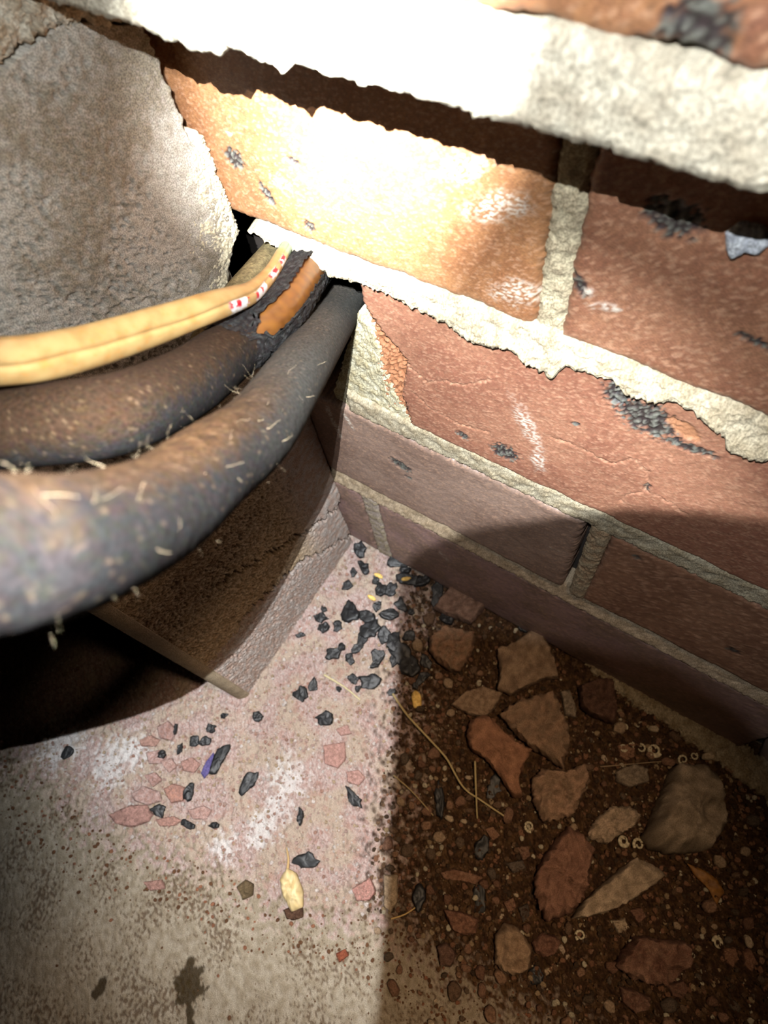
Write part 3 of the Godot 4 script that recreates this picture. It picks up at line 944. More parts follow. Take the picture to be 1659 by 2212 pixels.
func lint(parent: Node3D, path: Array, r: float, from: float, to: float, count: int):
	var cv := Curve3D.new()
	for p in path:
		cv.add_point(p)
	var ln := cv.get_baked_length()
	var v := PackedVector3Array()
	var c := PackedColorArray()
	var idx := PackedInt32Array()
	var rg := RandomNumberGenerator.new()
	rg.seed = 4
	for i in count:
		var s := lerpf(from, to, pow(rg.randf(), 0.7))
		var p := cv.sample_baked(s * ln)
		var t := (cv.sample_baked(minf(s * ln + 0.002, ln)) - p).normalized()
		var e1 := (Vector3.UP - t * t.y).normalized()
		var e2 := t.cross(e1)
		var a := rg.randf_range(0.3, PI) * (1.0 if rg.randf() < 0.8 else -1.0)
		var nn := e1 * cos(a) + e2 * sin(a)
		var at := p + nn * r
		var dir := (nn * 0.6 + t * rg.randf_range(-1, 1) + Vector3(rg.randf_range(-1, 1), rg.randf_range(-1.2, 0.2), rg.randf_range(-1, 1)) * 0.7).normalized()
		var step := rg.randf_range(0.0003, 0.0011)
		var th := rg.randf_range(0.000012, 0.00003)
		var tone := lin(158, 140, 112) * rg.randf_range(0.5, 1.0)
		for k in 5:
			var f := k / 4.0
			var wd := th * (1.0 - 0.6 * f)
			for q in 3:
				v.append(at + Vector3(cos(TAU * q / 3), sin(TAU * q / 3), cos(2.1 * q)) * wd)
				c.append(tone)
			at += dir * step
			dir = (dir + Vector3(rg.randf_range(-1, 1), rg.randf_range(-1, 1), rg.randf_range(-1, 1)) * 0.4).normalized()
		var b := v.size() - 15
		for k in 4:
			for q in 3:
				quad(idx, b + k * 3 + q, b + k * 3 + (q + 1) % 3, b + k * 3 + 3 + (q + 1) % 3, b + k * 3 + 3 + q, false)
	var o := node("lint", from_arrays(v, c, idx), M.straw, parent)
	o.set_meta("kind", "stuff")

# ---------------------------------------------------------------- rubble
var taken := []

func fragment(called: String, pts: Array, h: float, y: float, col: Color, col2: Color, label: String, category: String, rough := 1.0, top := 0.84, tilt := 0.0, shift := Vector2.ZERO) -> MeshInstance3D:
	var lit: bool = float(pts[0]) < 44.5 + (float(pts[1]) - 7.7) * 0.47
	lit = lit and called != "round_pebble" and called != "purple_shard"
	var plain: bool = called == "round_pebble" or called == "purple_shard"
	col = col if plain else col.lerp(lin(190, 160, 152), 0.5) if lit else muted(col, 0.6)  # light put into the colour: paler on the lit side, browner in shade
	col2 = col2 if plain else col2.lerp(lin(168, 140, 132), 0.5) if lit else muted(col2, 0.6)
	var o := pv(pts)
	var mid := Vector2.ZERO
	for q in o:
		mid += q / o.size()
	var loc := PackedVector2Array()
	var far := 0.0
	for q in o:
		loc.append(q - mid)
		far = maxf(far, (q - mid).length())
	if Geometry2D.is_polygon_clockwise(loc):
		loc.reverse()
	taken.append([mid, far * 0.8])
	var n := 90 if far > 0.012 else (44 if far > 0.006 else 28)
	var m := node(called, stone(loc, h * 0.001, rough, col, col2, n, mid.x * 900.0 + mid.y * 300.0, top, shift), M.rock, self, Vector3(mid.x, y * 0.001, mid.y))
	m.rotation.x = tilt
	tag(m, label, category)
	return m

func rubble():
	var orange := lin(182, 116, 76)
	var orange2 := lin(158, 90, 56)
	var tan1 := lin(178, 138, 102)
	var tan2 := lin(152, 112, 80)
	var red := lin(164, 96, 74)
	var red2 := lin(140, 76, 58)
	var stone1 := lin(196, 172, 142)
	var stone2 := lin(166, 142, 112)
	var grey := lin(158, 142, 122)
	var grey2 := lin(128, 112, 94)
	var bf := "brick_fragment"
	var bc := "brick fragment"
	fragment(bf, [74, 16.8, 75.9, -5.2, 87.1, -3.5, 102.1, -0.6, 99.7, 13.1, 86.2, 15.8], 12, 0, lin(160, 112, 98), lin(140, 92, 78), "flat sided brick fragment lying against the wall, nearest the corner", bc, 0.5, 0.9)
	fragment(bf, [82.1, 34.8, 86.2, 24.5, 96.9, 19.9, 106.2, 18.8, 109.3, 28.8, 108.2, 42.7, 103.7, 46.2, 93.2, 45.1, 85.2, 41.4], 14, 1, orange, tan2, "chunky orange brick fragment right of the black flakes, with a dark pit", bc)
	fragment(bf, [121.5, 20.4, 130.2, 6.9, 134.4, -5, 141.6, -1.6, 154.4, 9, 160.4, 16.7, 152.3, 23.1, 145.5, 33.6, 141.3, 40.1, 132.7, 41.4, 128.7, 30.9], 12, 2, tan1, tan2, "broad shield shaped tan brick fragment near the wall foot", bc, 0.8, 0.92)
	fragment(bf, [113.1, 62.7, 116.5, 51.9, 124.4, 43.1, 136.4, 40.6, 136.4, 50.9, 134.3, 58.4, 125.5, 62.3], 6, 1, tan1, tan2, "thin flat tan brick flake below the broad shield shaped fragment", bc, 0.6, 0.92)
	fragment(bf, [140.8, 53.8, 144.6, 43.8, 153.1, 33.9, 161.1, 26, 168.6, 32.3, 177.6, 38.9, 182, 48.1, 184.1, 61.3, 173.8, 60.5, 162.1, 60.4, 151.9, 57.7], 14, 2, lin(178, 124, 86), tan2, "large pitted tan brick fragment above the long orange one", bc, 1.3, 0.88)
	fragment(bf, [128.7, 72.1, 128.3, 63.2, 135.2, 57.5, 143.9, 59.7, 155.4, 61.7, 165.5, 61.4, 165, 70.4, 166.7, 79.4, 172.2, 85.8, 168.5, 89.5, 156.4, 83, 145.6, 79.5, 136, 79.6], 12, 3, lin(196, 112, 62), lin(176, 98, 54), "long tapering orange brick fragment with a dark smudge", bc, 0.9, 0.88)
	fragment(bf, [172.5, 15.7, 179.7, 5.9, 187.3, 2, 197.7, 18.9, 198.1, 24.7, 184.9, 26.7, 178.8, 25.9], 14, 2, lin(130, 78, 62), lin(108, 62, 50), "dark red brick fragment closest to the wall foot on the right", bc, 0.7, 0.9)
	fragment("stone_sliver", [164.7, 22.7, 168.7, 18.7, 176.7, 26.4, 179.3, 31.8, 172.8, 33.4], 7, 1, grey, grey2, "narrow grey stone sliver beside the dark red brick fragment", "stone")
	fragment(bf, [172.3, 74.2, 175.8, 66.9, 188, 60.1, 193.2, 53.2, 198.8, 56.3, 199.9, 64.1, 199.1, 77, 199.1, 81.5, 191.7, 87.2, 187.7, 91.9, 177.9, 84.8], 13, 2, lin(190, 134, 100), tan2, "rough pinkish brick fragment between the orange one and the pale stone", bc, 1.3)
	fragment("stone_sliver", [209.9, 46.2, 217, 37.5, 224.4, 35.8, 227.3, 42.5, 220, 50.6, 212.4, 51.8], 8, 1, grey, grey2, "dull grey stone left of the large mortar block", "stone")
	fragment(bf, [205, 33.1, 213.3, 26.6, 215.7, 33.9, 212.9, 38.5, 208.7, 38.2], 5, 1, orange, orange2, "small squarish orange brick chip among the snail shells", bc)
	fragment("mortar_block", [234, 72.4, 234.5, 61.6, 233.9, 44.5, 233.7, 30.8, 244.5, 25.5, 253.8, 26.6, 259.9, 36.3, 265.6, 47.1, 263.1, 57.7, 261.6, 63.3, 248.3, 73, 239.3, 75.4], 26, 0, lin(168, 150, 126), lin(140, 122, 98), "largest block, grey brown mortar with a sloping top, right of the heap", "mortar block", 0.5, 0.72, 0.0, Vector2(0.002, -0.006))
	fragment("pale_stone", [210.2, 83.6, 211, 73.6, 215.6, 64.5, 224.5, 59, 230, 60.2, 229.4, 67.4, 224.6, 74.4, 220.8, 83.5, 212.4, 85.5], 11, 1, lin(204, 172, 142), stone2, "pale tan stone left of the largest mortar block", "stone", 1.2)
	fragment(bf, [200.3, 126, 196, 118.7, 195.1, 108.9, 197.3, 97, 200.1, 86, 208.2, 86.1, 215.7, 89.3, 217.3, 98.6, 220.5, 105.4, 219.5, 118.5, 213.9, 128.3, 209.4, 132.4], 17, 1, red, lin(176, 106, 82), "biggest red brick fragment, long and upright in the lower heap", bc, 1.2)
	fragment("mortar_wedge", [219.9, 124.4, 221.2, 116.3, 225.6, 103.5, 232.6, 87.6, 236, 80.9, 243.1, 79.6, 251.1, 80.1, 249.4, 85.6, 242.5, 98.8, 233.3, 112.1, 224.6, 120.8], 13, 1, stone1, stone2, "wedge shaped tan mortar piece pointing down left beside the big red fragment", "mortar wedge", 0.7, 0.86)
	fragment("tan_stone", [196.4, 162.8, 190.7, 152.2, 192.3, 145, 197.7, 142.7, 204, 144.6, 209.3, 147.2, 211.9, 156.1, 206.7, 162.4, 200.7, 163.5], 14, 0, lin(188, 146, 106), lin(168, 124, 86), "egg shaped sandy stone in the lower middle of the heap", "stone", 0.8)
	fragment(bf, [208.2, 144.7, 210.3, 138.4, 216.6, 135.5, 220.4, 136.6, 220.2, 142.7, 216, 147.3, 211, 147.6], 9, 0, red, red2, "knobbly red brick lump right of the egg shaped sandy stone", bc)
	fragment(bf, [246.4, 130.7, 247.4, 121.9, 250.1, 114.2, 253.7, 111.3, 259, 109.6, 270.5, 102.7, 274.6, 102.9, 274.8, 110.8, 270.7, 123.7, 263.4, 128.6, 253.9, 131.4], 17, 0, lin(166, 106, 84), red2, "wide flat topped reddish brick fragment at the lower right", bc, 1.0, 0.9)
	fragment(bf, [252.2, 137.9, 257.7, 135.4, 266.6, 134, 267.6, 139, 262.6, 143.9, 256.3, 143.1], 10, 0, lin(154, 100, 80), red2, "reddish brick lump under the wide flat topped fragment", bc)
	fragment(bf, [270.9, 124.4, 276.7, 118.3, 280.4, 120.4, 279.7, 125.9, 274.6, 127.6], 8, 0, lin(140, 88, 70), red2, "small dark red brick lump tucked under the wide fragment's right side", bc)
	fragment(bf, [163, 156.9, 171.7, 152.5, 180.4, 150.6, 182.4, 156.8, 176.9, 161.6, 170.3, 162.2], 8, 0, lin(178, 104, 72), red2, "orange red brick fragment left of the egg shaped sandy stone", bc, 1.3)
	fragment(bf, [168.3, 173.3, 171.3, 168.9, 178.4, 170.4, 178.9, 177.2, 173.9, 179.3], 7, 0, lin(142, 92, 80), lin(120, 74, 62), "purplish red brick chip at the heap's lower left edge", bc)
	fragment(bf, [152.6, 143, 157.6, 137.8, 165.9, 134.5, 173.2, 132.4, 171.7, 137.3, 163.6, 140.6, 155.9, 144.9], 5, 0, lin(176, 112, 82), orange2, "thin pinkish brick splinter lying level among the small pebbles", bc)
	fragment("stone_sliver", [127, 160.8, 133.5, 156.7, 140.4, 167.8, 139.5, 173.5, 135.2, 173.8], 5, 0, lin(196, 172, 136), stone2, "buff stone chip on the edge between light and shadow", "stone")
	fragment(bf, [162.4, 111.2, 165.6, 107.8, 171.5, 109.5, 169.2, 114.4], 5, 0, orange, orange2, "diamond shaped orange brick chip above the black flake", bc)
	fragment(bf, [181.6, 109.8, 186.6, 105.9, 190, 109.8, 187.4, 114.1], 5, 0, lin(160, 108, 80), red2, "brown brick chip left of the biggest red fragment's top", bc)
	fragment("dark_stone", [180, 120.2, 187.1, 113.6, 190.4, 116.1, 186, 122.2], 5, 0, lin(120, 104, 96), lin(98, 84, 78), "flat grey stone left of the biggest red fragment", "stone")
	fragment(bf, [187.7, 137.2, 191, 131.9, 194.8, 135.1, 192.5, 139.8], 5, 0, orange, red2, "orange brick chip above the egg shaped sandy stone", bc)
	fragment("dark_stone", [195.3, 134.8, 198.9, 130, 202.3, 135.3, 200.7, 140], 5, 0, lin(104, 88, 82), lin(84, 72, 66), "dark grey stone at the foot of the biggest red fragment", "stone")
	fragment(bf, [288.2, 95.9, 292.5, 91.9, 296, 95.4, 294.6, 101, 290.2, 99.8], 7, 0, lin(180, 104, 64), orange2, "left of two orange brick chips beside the wide fragment", bc)
	fragment(bf, [296.4, 91.7, 299.1, 88.2, 304, 92.4, 302.6, 98, 298.9, 97], 7, 0, lin(178, 106, 70), orange2, "right of two orange brick chips, near the frame edge", bc)
	fragment(bf, [243.2, 105, 248.2, 100.5, 251.8, 103.1, 249.6, 108.2], 6, 0, lin(160, 98, 72), red2, "small red brown brick chip under the mortar wedge", bc)
	fragment("pale_stone", [237.7, 114.1, 243.2, 109.3, 247, 112.3, 243.2, 117.8], 6, 0, lin(204, 182, 150), stone2, "small pale stone below the mortar wedge's point", "stone")
	fragment("pale_stone", [220.2, 139.5, 221.7, 137.3, 227.3, 139.6, 226.7, 142.4], 4, 0, lin(204, 178, 160), stone2, "narrow pinkish white stone right of the knobbly red lump", "stone")
	fragment("pale_stone", [218.7, 152.3, 221.7, 148, 224.8, 147.7, 220.8, 153.9], 4, 0, lin(206, 176, 120), stone2, "flat yellowish stone right of the sandy stone's base", "stone")
	# pieces bedded in the lit ground
	var lp := lin(196, 150, 136)
	var lp2 := lin(176, 126, 110)
	fragment(bf, [-28.7, 223.5, -21.2, 212.7, -13, 206.9, -5.6, 208.8, -5.5, 213.2, -11.8, 220.9, -21.6, 224.8], 5, 0, lin(186, 128, 112), lp2, "largest pink brick fragment in the lit patch, beside a black flake", bc, 0.7)
	fragment(bf, [-9.8, 195, -6.4, 189.1, 1.1, 186.7, 4.8, 193.4, -0.4, 198.2], 4, 0, lin(206, 136, 104), lp2, "salmon orange brick chip above the largest pink fragment", bc, 0.7)
	fragment("pink_stone", [-24.7, 207.4, -21.6, 200.1, -10.8, 197.1, -6.1, 200.3, -11.8, 206.8, -20.9, 209.5], 4, 0, lin(206, 180, 172), lp, "pale pink stone directly above the largest pink fragment", "stone", 0.6)
	fragment("pink_stone", [-41.8, 182, -37.7, 175.4, -30.7, 174.4, -30.5, 179.1, -38.2, 183.8], 3, 0, lin(196, 150, 126), lp2, "small tan pink stone nearest the pipe's shadow", "stone", 0.6)
	fragment("pink_stone", [-37.1, 169.4, -32.9, 162.7, -24.3, 164.8, -23.9, 171, -31.2, 173.9], 4, 0, lin(178, 148, 140), lp2, "mauve grey stone beside the pier's lower corner", "stone", 0.6)
	fragment("pink_stone", [-33.3, 184.8, -26.6, 179, -20.1, 179.8, -21.2, 185.2, -27.5, 189.1], 3, 0, lin(204, 176, 170), lp, "pinkish white stone left of the small round black flake", "stone", 0.6)
	fragment("pink_stone", [-22.1, 184.2, -17.2, 178.7, -11, 180.4, -12.7, 186.1], 3, 0, lin(206, 176, 164), lp, "pale stone just under the small round black flake", "stone", 0.6)
	fragment("pink_stone", [-10.8, 177.2, -6.3, 171.2, 0.6, 171.6, 0.9, 177.6, -6.1, 180.5], 3, 0, lin(196, 144, 130), lp2, "rosy stone left of the purple shard", "stone", 0.6)
	fragment("pink_stone", [10.5, 195.7, 17.3, 188.5, 23.1, 187.8, 23.3, 193.5, 16.1, 198], 3, 0, lin(204, 168, 156), lp, "pale rosy stone right of the largest pink fragment", "stone", 0.6)
	fragment(bf, [-3.1, 210.2, 5.3, 202.7, 11.2, 201.9, 9, 206.9, 1.8, 211.5], 3, 0, lin(196, 136, 112), lp2, "salmon chip touching the largest pink fragment's lower right", bc, 0.6)
	fragment("pink_stone", [-25.6, 195.7, -20.6, 190.3, -13.8, 191.4, -16.2, 197.5], 3, 0, lin(190, 156, 148), lp2, "greyish pink stone above the pale pink one", "stone", 0.6)
	fragment(bf, [59.1, 123, 69.4, 114.3, 75.5, 122.1, 74.2, 129, 65.7, 131.2], 3, 0, lin(200, 142, 128), lp2, "squarish pink brick chip set in the pale ground near the shadow line", bc, 0.4, 0.9)
	fragment("pink_stone", [79.4, 128, 85.2, 122.9, 91.1, 124.4, 90.1, 130.3, 83.2, 132.4], 3, 0, lin(204, 152, 140), lp2, "round pink stone below the squarish pink chip", "stone", 0.5)
	fragment("pink_stone", [60.4, 111.2, 65, 105.2, 70.4, 108.2, 65.1, 113], 2.5, 0, lin(200, 154, 144), lp2, "small pink stone above the squarish pink chip", "stone", 0.5)
	fragment("purple_shard", [4, 175.7, 2.9, 168.7, 3.2, 162.2, 7, 164.6, 8.7, 171.2, 7.9, 177.1], 2.5, 0, lin(118, 108, 160), lin(96, 88, 140), "slender purple blue shard beside a black flake", "shard", 0.6)
	fragment(bf, [115.7, 176, 121.3, 165.8, 127.6, 169.6, 127.3, 175, 121.2, 179.6], 5, 0, lin(206, 128, 112), lp2, "bright pink brick chip at the bottom of the lit patch", bc, 0.8, 0.9)
	fragment("round_pebble", [60.7, 210.2, 62.5, 205, 67.8, 204.2, 70.7, 209.1, 67.6, 213.7], 6, 0, lin(122, 104, 78), lin(104, 88, 66), "round olive brown pebble left of the seed husk", "pebble", 0.3, 0.7)
	fragment("round_pebble", [125, 205.6, 128, 201.2, 131.3, 202.7, 128.9, 208], 4, 0, lin(160, 96, 70), red2, "egg shaped red pebble lying alone on the concrete", "pebble", 0.3, 0.7)
	fragment(bf, [12.7, 238.4, 21.2, 231.6, 26, 234, 19.3, 239.6], 4, 0, lin(176, 122, 104), lp2, "flat pinkish brick chip on the brown grit at lower left", bc, 0.6)

func flake(px: float, pz: float, w: float, d: float, turn: float, label: String, group: String, s: int):
	var o := blob(w, d, 9 + s % 5, 0.34, s * 13 + 5)
	var tone := lin(27, 27, 28) * (0.7 + 0.6 * float(s % 7) / 6.0)
	var m := node("black_flake", stone(o, 0.0016 + 0.0006 * (s % 3), 1.6, tone, tone * 2.0, 26, s * 1.7, 0.9), M.flake, self, Vector3(px, 0.0016 + 0.0003 * (s % 4), pz))
	m.rotation = Vector3(0.16 * sin(s * 2.1), 0.48 - turn, 0.16 * cos(s * 1.3))
	var own := {
		1: "black flake at the very tip of the corner, topmost of the heap",
		12: "tallest black flake, standing beside the flat sided brick fragment",
		14: "largest black flake on the left side of the corner heap",
		15: "long black flake right beside the largest one on the heap's left side",
		18: "tiny black flake at the heap's left edge, highest of three by the pier",
		19: "black flake at the heap's left edge, middle of three by the pier",
		20: "black flake at the heap's left edge, lowest of three by the pier",
		22: "small flat black flake nearest the pier's base",
		28: "wide notched black flake left of the heap's middle",
		29: "small black flake touching the wide notched one",
		38: "black flake lying against the lower side of the flat sided fragment",
		40: "widest black flake at the lower end of the lit heap",
		42: "upper of two ragged black flakes lying apart at lower left of the heap",
		43: "lower of two ragged black flakes lying apart at lower left of the heap",
	}
	if group and own.has(s):
		label = own[s]
	tag(m, label, "flake", group)

func flakes():
	var heap := [[8.6, 4.3, 18.9, 15.3, 13.7, 21.4, 34, -0.7, 42.9, 2.5, 15.5, 31.7, 30.4, 19, 36.6, 22.5, 41.9, 18.4, 48.1, 7.7, 57.6, 4.2, 69.7, 5.2], [53.6, 24.6, 27.3, 44.9, 37.8, 42.7, 40.5, 33.2, 50.1, 34.5, 11, 52.9, 13.1, 58.1, 18.8, 62.6, 25.8, 57.5, 7.7, 75, 45.6, 48.7, 43.7, 54.7], [55.5, 47.6, 62.6, 48.2, 44.9, 62.5, 32.7, 73.5, 36.5, 67.5, 44.7, 71, 57.5, 59.7, 60.5, 64.4, 68.8, 56.6, 71.6, 52.2, 80.1, 55.4, 69.4, 39.4], [61.5, 24.9, 84.3, 17.3, 53.1, 80.7, 63.5, 76.3, 59.2, 84.2, 33.4, 97.1, 30.4, 105.3, 49.1, 90.4, 78.2, 74.6, 89.8, 57.7, 89.2, 64.3, 86.6, 47.9]]
	var size := [[110, 150, 80, 160, 60, 80, 140, 150, 110, 90, 90, 100, 70, 80, 80, 130, 120, 110, 180, 110, 140, 100, 90, 240], [90, 130, 160, 180, 150, 110, 90, 90, 150, 120, 50, 60, 120, 80, 120, 80, 80, 90, 70, 40, 180, 130, 100, 160], [160, 130, 120, 160, 110, 70, 120, 110, 60, 70, 70, 100, 110, 100, 130, 60, 90, 130, 150, 200, 160, 160, 110, 90], [60, 60, 110, 110, 80, 110, 190, 130, 60, 50, 80, 120, 110, 120, 40, 40, 60, 70, 150, 80, 50, 60, 90, 140]]
	var s := 1
	for r in heap.size():
		for i in heap[r].size() / 2:
			var px: float = heap[r][2 * i] * 0.001
			var pz: float = heap[r][2 * i + 1] * 0.001
			var dark := px > 0.0445 + (pz - 0.0077) * 0.47
			flake(px, pz, size[r][2 * i] * 0.000078, size[r][2 * i + 1] * 0.000078, -0.35 + 0.5 * sin(s * 2.7), "black bitumen flake in the shaded half of the corner heap" if dark else "black bitumen flake in the lit half of the corner heap", "black flakes, shaded half of the corner heap" if dark else "black flakes, lit half of the corner heap", s)
			s += 1
	var lone := [
		[[51, 109], 48, 28, -0.2, "leaf shaped black flake lying alone in the lit ground below the heap"],
		[[14.9, 130.7], 22, 24, 0, "small black flake right at the pier's lower tip"],
		[[33.4, 163.4], 28, 56, 0.5, "smudged upright black flake left of the white salt patch"],
		[[91.2, 137], 50, 20, 0.75, "slanting black splinter left of the shadow line"],
		[[70.5, 161.7], 12, 32, -0.1, "thin black sliver below the white salt patch"],
		[[85.9, 179.1], 58, 32, -0.1, "large angular black flake above the seed husk"],
		[[-4.3, 204.5], 38, 32, -0.3, "black flake touching the largest pink brick fragment"],
		[[5.5, 187.5], 24, 40, 0.1, "upright black flake right of the salmon orange chip"],
		[[15.4, 201.5], 34, 18, 0.4, "flat black flake below the salmon chip"],
		[[30.1, 193], 22, 14, 0.2, "tiny black flake below the white crust, right of the salmon chip"],
		[[-22.7, 180.4], 17, 18, 0, "small round black flake among pale pink stones"],
		[[-10.6, 163.8], 24, 28, 0.2, "left of two black flakes touching above the purple shard"],
		[[-4.7, 159.5], 28, 26, -0.5, "right of two black flakes touching above the purple shard"],
		[[-6.1, 151.7], 20, 20, 0.6, "dark reddish black flake over the touching pair"],
		[[-4, 141.6], 20, 12, -0.5, "small black flake left of the pier's lower tip"],
		[[-15.9, 171.2], 12, 24, 0.2, "narrow black flake between pale stones"],
		[[9.5, 163], 26, 72, 0.3, "tall ragged black flake right of the purple shard"],
		[[-76.3, 211.7], 30, 28, 0, "dark brown lump alone on the dim left ground"],
		[[-25.5, 163.6], 8, 22, 0, "hairline black sliver by the mauve grey stone"],
		[[134.7, 113.2], 18, 76, -0.1, "long black strip beside the straw in the shade"],
		[[156.6, 89.4], 28, 46, 0.3, "black flake beneath the long orange brick fragment"],
		[[165.6, 120.6], 32, 48, 0.1, "black flake left of the biggest red brick fragment"],
		[[149.5, 160.8], 24, 50, -0.1, "black flake above the purplish red chip"],
		[[176.3, 142.1], 26, 60, 0, "black flake above the orange red brick fragment's right end"],
		[[217.1, 156], 34, 30, 0.4, "black flake at the base of the egg shaped sandy stone"],
		[[127.9, -2.3], 30, 26, 0.2, "black flake left of the broad shield shaped fragment"],
	]
	for q in lone:
		flake(q[0][0] * 0.001, q[0][1] * 0.001, q[1] * 0.00026, q[2] * 0.00027, q[3], q[4], "", s)
		s += 1

# ---------------------------------------------------------------- straw, husk, shells
func stalk(called: String, pts: Array, y: Array, r: float, col: Color, label: String):
	var path := []
	for i in pts.size() / 2:
		path.append(Vector3(pts[2 * i], y[i % y.size()], pts[2 * i + 1]) * 0.001)
	var o: Vector3 = path[0]
	for i in path.size():
		path[i] -= o
	var rad := func(s: float, a: float, q: Vector3) -> float:
		return r * (1.0 - 0.35 * s) * (1.0 + 0.18 * cos(2.0 * a))
	var tint := func(s: float, a: float, q: Vector3, n: Vector3):
		pc = col * (1.0 + 0.3 * ns.get_noise_2d(s * 14.0, a))
	var m := node(called, tube(path, rad, tint, 60, 8), M.straw, self, o)
	tag(m, label, "straw")

func litter():
	var st := lin(168, 150, 106)
	stalk("straw_stalk", [79.7, 75.6, 94.1, 81.8, 113.4, 87, 126.6, 90.9, 141.8, 98.9, 154.1, 99.7, 169.3, 99.9], [5, 6, 7, 8, 8, 7, 6], 0.00085, st, "longest straw stalk, kinked, running from the shadow line into the heap")
	stalk("straw_stalk", [141.1, 83.6, 148, 95.2, 156.5, 108.9], [9, 9.5, 6], 0.0007, st, "short straight straw crossing the longest stalk")
	stalk("straw_stalk", [104.6, 114.7, 118.3, 116.4, 135, 120.7], [3.5, 4, 3.5], 0.0006, lin(150, 130, 92), "fine straw lying left of the long black strip")
	stalk("straw_stalk", [36, 88, 51.7, 87.6, 64, 89], [3, 3.4, 2.8], 0.0009, lin(176, 164, 128), "straw lying in the lit ground below the black flakes")
	stalk("straw_stalk", [201.7, 49.2, 217.1, 37.6, 233.9, 25.1], [7, 6, 5], 0.0004, lin(130, 110, 84), "thin dark stem left of the largest mortar block")
	stalk("straw_stalk", [141.4, 176.1, 146.6, 170.2, 150.6, 162.5], [3, 3.4, 3], 0.0005, lin(190, 160, 104), "short straw below the buff stone chip")
	# seed husk: a split pod with a stalk
	var q := pv([79.4, 194, 79.4, 187.3, 85.2, 186.3, 93.7, 191.5, 98.2, 197.7, 94, 203, 85.7, 199.2])
	var mid := Vector2.ZERO
	for p in q:
		mid += p / q.size()
	var husk := group_node("seed_husk", Vector3(mid.x, 0.001, mid.y))
	tag(husk, "papery yellow seed husk lying on the concrete edge, dark at its open end", "husk")
	var loc := PackedVector2Array()
	for p in q:
		loc.append(p - mid)
	if Geometry2D.is_polygon_clockwise(loc):
		loc.reverse()
	node("pod", stone(loc, 0.007, 0.5, lin(204, 184, 140), lin(180, 156, 108), 40, 2.0, 0.55), M.straw, husk)
	var low := pv([89.3, 205, 92.7, 200.8, 97.6, 197.7, 100.6, 201.5, 97.6, 205.4, 93.5, 207.4])
	var lowm := PackedVector2Array()
	for p in low:
		lowm.append(p - mid)
	var lm := Vector2.ZERO
	for p in lowm:
		lm += p / lowm.size()
	for i in lowm.size():
		lowm[i] -= lm
	if Geometry2D.is_polygon_clockwise(lowm):
		lowm.reverse()
	node("open_end", stone(lowm, 0.003, 1.4, lin(104, 78, 62), lin(80, 58, 46), 28, 4.0), M.rock, husk, Vector3(lm.x, 0.0, lm.y))
	var stem := []
	for p in pv([80.3, 188.1, 77.3, 183.2, 73.1, 179.2]):
		stem.append(Vector3(p.x - mid.x, 0.003, p.y - mid.y))
	var rad := func(s: float, a: float, p: Vector3) -> float:
		return 0.0009 * (1.0 - 0.6 * s)
	var tint := func(s: float, a: float, p: Vector3, n: Vector3):
		pc = lin(170, 140, 92)
	node("stem", tube(stem, rad, tint, 20, 8), M.straw, husk)
	# curled dry leaf
	var lf := pv([259.6, 69.1, 267.5, 67.2, 275.1, 68, 279.9, 71.2, 279.2, 79, 272.7, 74.5, 264.6, 72.3])
	var lmid := Vector2.ZERO
	for p in lf:
		lmid += p / lf.size()
	var ll := PackedVector2Array()
	for p in lf:
		ll.append(p - lmid)
	if Geometry2D.is_polygon_clockwise(ll):
		ll.reverse()
	var leaf := node("dry_leaf", stone(ll, 0.003, 0.6, lin(136, 94, 44), lin(108, 72, 34), 44, 6.0, 0.75), M.straw, self, Vector3(lmid.x, 0.004, lmid.y))
	leaf.rotation.x = 0.12
	tag(leaf, "curled dry brown leaf below the largest mortar block", "leaf")
	# yellow seeds
	var seeds := [[[34.7, 30.3], 0.5, "yellow seed in the middle of the black flakes"], [[30.5, 15.1], 0.4, "yellow seed near the top of the black flakes"], [[47.7, 7.8], -0.2, "yellow seed at the shaded edge of the black flakes"], [[93.8, 70.9], 1.4, "large round tan seed right of the straw's upper end"]]
	for i in seeds.size():
		var big := 1.7 if i == 3 else 1.0
		var sd := node("seed", stone(blob(0.0068 * big, 0.0030 * (1.2 * big if i == 3 else 1.0), 12, 0.05, 50 + i), 0.0022 * big, 0.2, lin(224, 190, 112), lin(196, 158, 84), 24, i, 0.6), M.straw, self, Vector3(seeds[i][0][0] * 0.001, 0.003 if i < 3 else 0.001, seeds[i][0][1] * 0.001))
		sd.rotation.y = 0.48 - seeds[i][1]
		tag(sd, seeds[i][2], "seed")
	# tiny curled snail shells
	var shells := [[223.6, 25.3], [238.6, 21.5], [235.1, 74.1], [208.9, 33.2], [217, 27.9], [242.8, 16.7], [227.8, 76.9], [182.5, 97.1], [227.4, 128.6], [285.1, 94.5], [204.6, 22.2], [211.6, 29.2]]
	for i in shells.size():
		var k: float = [7.2, 5.6, 6.4, 4.4, 4.8, 4.6, 6.0, 6.0, 5.4, 5.6, 4.0, 3.6][i] * 0.00023
		var turns := 1.8 if i % 3 == 0 else 1.1
		var path := []
		for t in 22:
			var a := TAU * turns * t / 21.0 + i
			var rr := k * 2.0 * (1.0 - 0.55 * t / 21.0)
			path.append(Vector3(cos(a) * rr, 0.0004 * t / 21.0, sin(a) * rr))
		var srad := func(s: float, a: float, p: Vector3) -> float:
			return k * 0.62 * (1.0 - 0.55 * s)
		var stint := func(s: float, a: float, p: Vector3, n: Vector3):
			pc = lin(172, 160, 132) * (1.0 + 0.25 * sin(s * 60.0))
		var sh := node("snail_shell", tube(path, srad, stint, 60, 12), M.straw, self, Vector3(shells[i][0] * 0.001, 0.0055, shells[i][1] * 0.001))
		sh.rotation = Vector3(0.3 * sin(i * 2.0), 0, 0.3 * cos(i * 1.7))
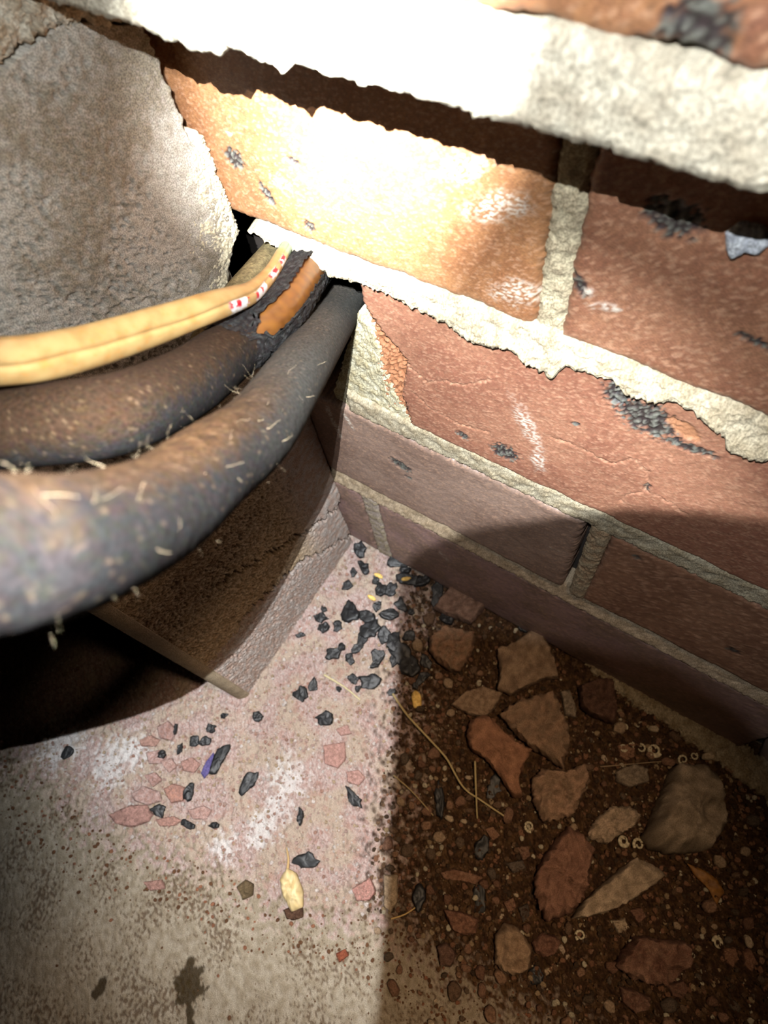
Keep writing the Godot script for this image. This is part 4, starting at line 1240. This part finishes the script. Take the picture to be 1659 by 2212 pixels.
		var lab := "tiny curled white snail shell in the shaded grit by the wall foot"
		var gr := "snail shells by the wall foot"
		if i in [2, 6, 7, 8, 9]:
			lab = ["", "", "white ring shaped snail shell at the left foot of the largest mortar block", "", "", "", "curled snail shell right under the pale tan stone", "curled snail shell under the rough pinkish fragment", "open white snail shell right of the knobbly red lump", "curled white snail shell above the two orange chips"][i]
			gr = ""
		tag(sh, lab, "snail shell", gr)

func pebbles():
	var rg := RandomNumberGenerator.new()
	rg.seed = 21
	var tones := [lin(166, 104, 74), lin(148, 88, 62), lin(132, 92, 66), lin(120, 92, 70), lin(186, 150, 112), lin(100, 78, 60), lin(176, 116, 80), lin(206, 186, 150), lin(110, 92, 80)]
	var shapes := []
	for i in 12:
		var t: Color = tones[i % tones.size()]
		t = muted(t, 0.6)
		shapes.append(stone(blob(1.0, rg.randf_range(0.6, 0.95), 9, 0.16, 100 + i), rg.randf_range(0.45, 0.7), 1.0, t, t * 0.75, 18, i * 3.1, 0.7))
	var n := 0
	for tries in 5000:
		if n >= 298:
			break
		var x := rg.randf_range(0.06, 0.31)
		var z := rg.randf_range(0.012, 0.25)
		var s := (Vector2(x, z) - Vector2(0.0445, 0.0077)).dot(Vector2(0.912, -0.41))
		if s < 0.012 or z > 0.262 - 0.16 * maxf(0.0, x - 0.13) or z > 0.15 + 0.75 * (x - 0.09):
			continue
		var d := 0.0028 + 0.0062 * pow(rg.randf(), 1.7)
		var ok := true
		for q in taken:
			if Vector2(x, z).distance_to(q[0]) < q[1] + d * 0.5:
				ok = false
				break
		if not ok:
			continue
		taken.append([Vector2(x, z), d * 0.45])
		var kind := rg.randi() % shapes.size()
		var o := node("pebble", shapes[kind], M.rock, self, Vector3(x, 0.0005 + 0.0025 * smoothstep(0.02, 0.12, s), z))
		o.scale = Vector3.ONE * d
		o.rotation.y = rg.randf() * TAU
		var look: String = ["rust coloured", "rust coloured", "brown", "brown", "buff", "dark brown", "rust coloured", "whitish", "grey brown"][kind % 9]
		tag(o, look + " pebble strewn between the larger fragments of the shaded heap", "pebble", look + " pebbles of the shaded heap")
		n += 1
	# fine grit that nobody could count
	var grit := MultiMesh.new()
	grit.transform_format = MultiMesh.TRANSFORM_3D
	grit.use_colors = true
	var unit := stone(blob(1.0, 0.8, 7, 0.2, 7), 0.6, 1.0, Color(1, 1, 1), Color(0.8, 0.8, 0.8), 7, 1.0, 0.6)
	grit.mesh = unit
	var put := []
	var hue := []
	var edge := pv([-187.4, 257.7, -122.4, 231.4, -24.3, 232.4, 24.5, 215.7, 88.7, 201.7, 138.8, 179.5, 185.3, 176.1, 234.2, 169.6])
	for i in 34000:
		var x := rg.randf_range(-0.14, 0.32)
		var z := rg.randf_range(0.0, 0.30)
		var over := z - curve_y(edge, x)
		if over > 0.03 and rg.randf() < 0.93:
			continue
		if over > -0.004 and rg.randf() < 0.6:
			continue
		if x < 0.002 and z < 0.13:
			continue
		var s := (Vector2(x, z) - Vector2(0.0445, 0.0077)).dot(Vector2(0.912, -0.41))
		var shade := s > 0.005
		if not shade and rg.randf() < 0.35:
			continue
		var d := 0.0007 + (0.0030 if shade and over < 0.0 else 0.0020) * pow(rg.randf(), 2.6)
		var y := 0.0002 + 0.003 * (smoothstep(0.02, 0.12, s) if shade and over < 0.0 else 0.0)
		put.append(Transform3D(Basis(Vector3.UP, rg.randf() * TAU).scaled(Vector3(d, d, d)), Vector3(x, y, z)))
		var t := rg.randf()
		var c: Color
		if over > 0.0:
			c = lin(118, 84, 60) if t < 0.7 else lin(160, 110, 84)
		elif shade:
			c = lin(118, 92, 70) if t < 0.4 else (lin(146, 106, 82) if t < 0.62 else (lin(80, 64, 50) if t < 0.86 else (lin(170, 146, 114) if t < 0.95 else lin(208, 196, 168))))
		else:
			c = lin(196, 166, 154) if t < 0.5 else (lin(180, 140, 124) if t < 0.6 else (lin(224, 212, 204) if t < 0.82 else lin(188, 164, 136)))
		hue.append(c * rg.randf_range(0.8, 1.1))
	grit.instance_count = put.size()
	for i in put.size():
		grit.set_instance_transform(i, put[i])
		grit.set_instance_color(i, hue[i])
	var go := MultiMeshInstance3D.new()
	go.name = "grit"
	go.multimesh = grit
	go.material_override = M.rock
	add_child(go, true)
	tag(go, "loose pink and brown grit scattered over the ground around the rubble", "grit", "", "stuff")
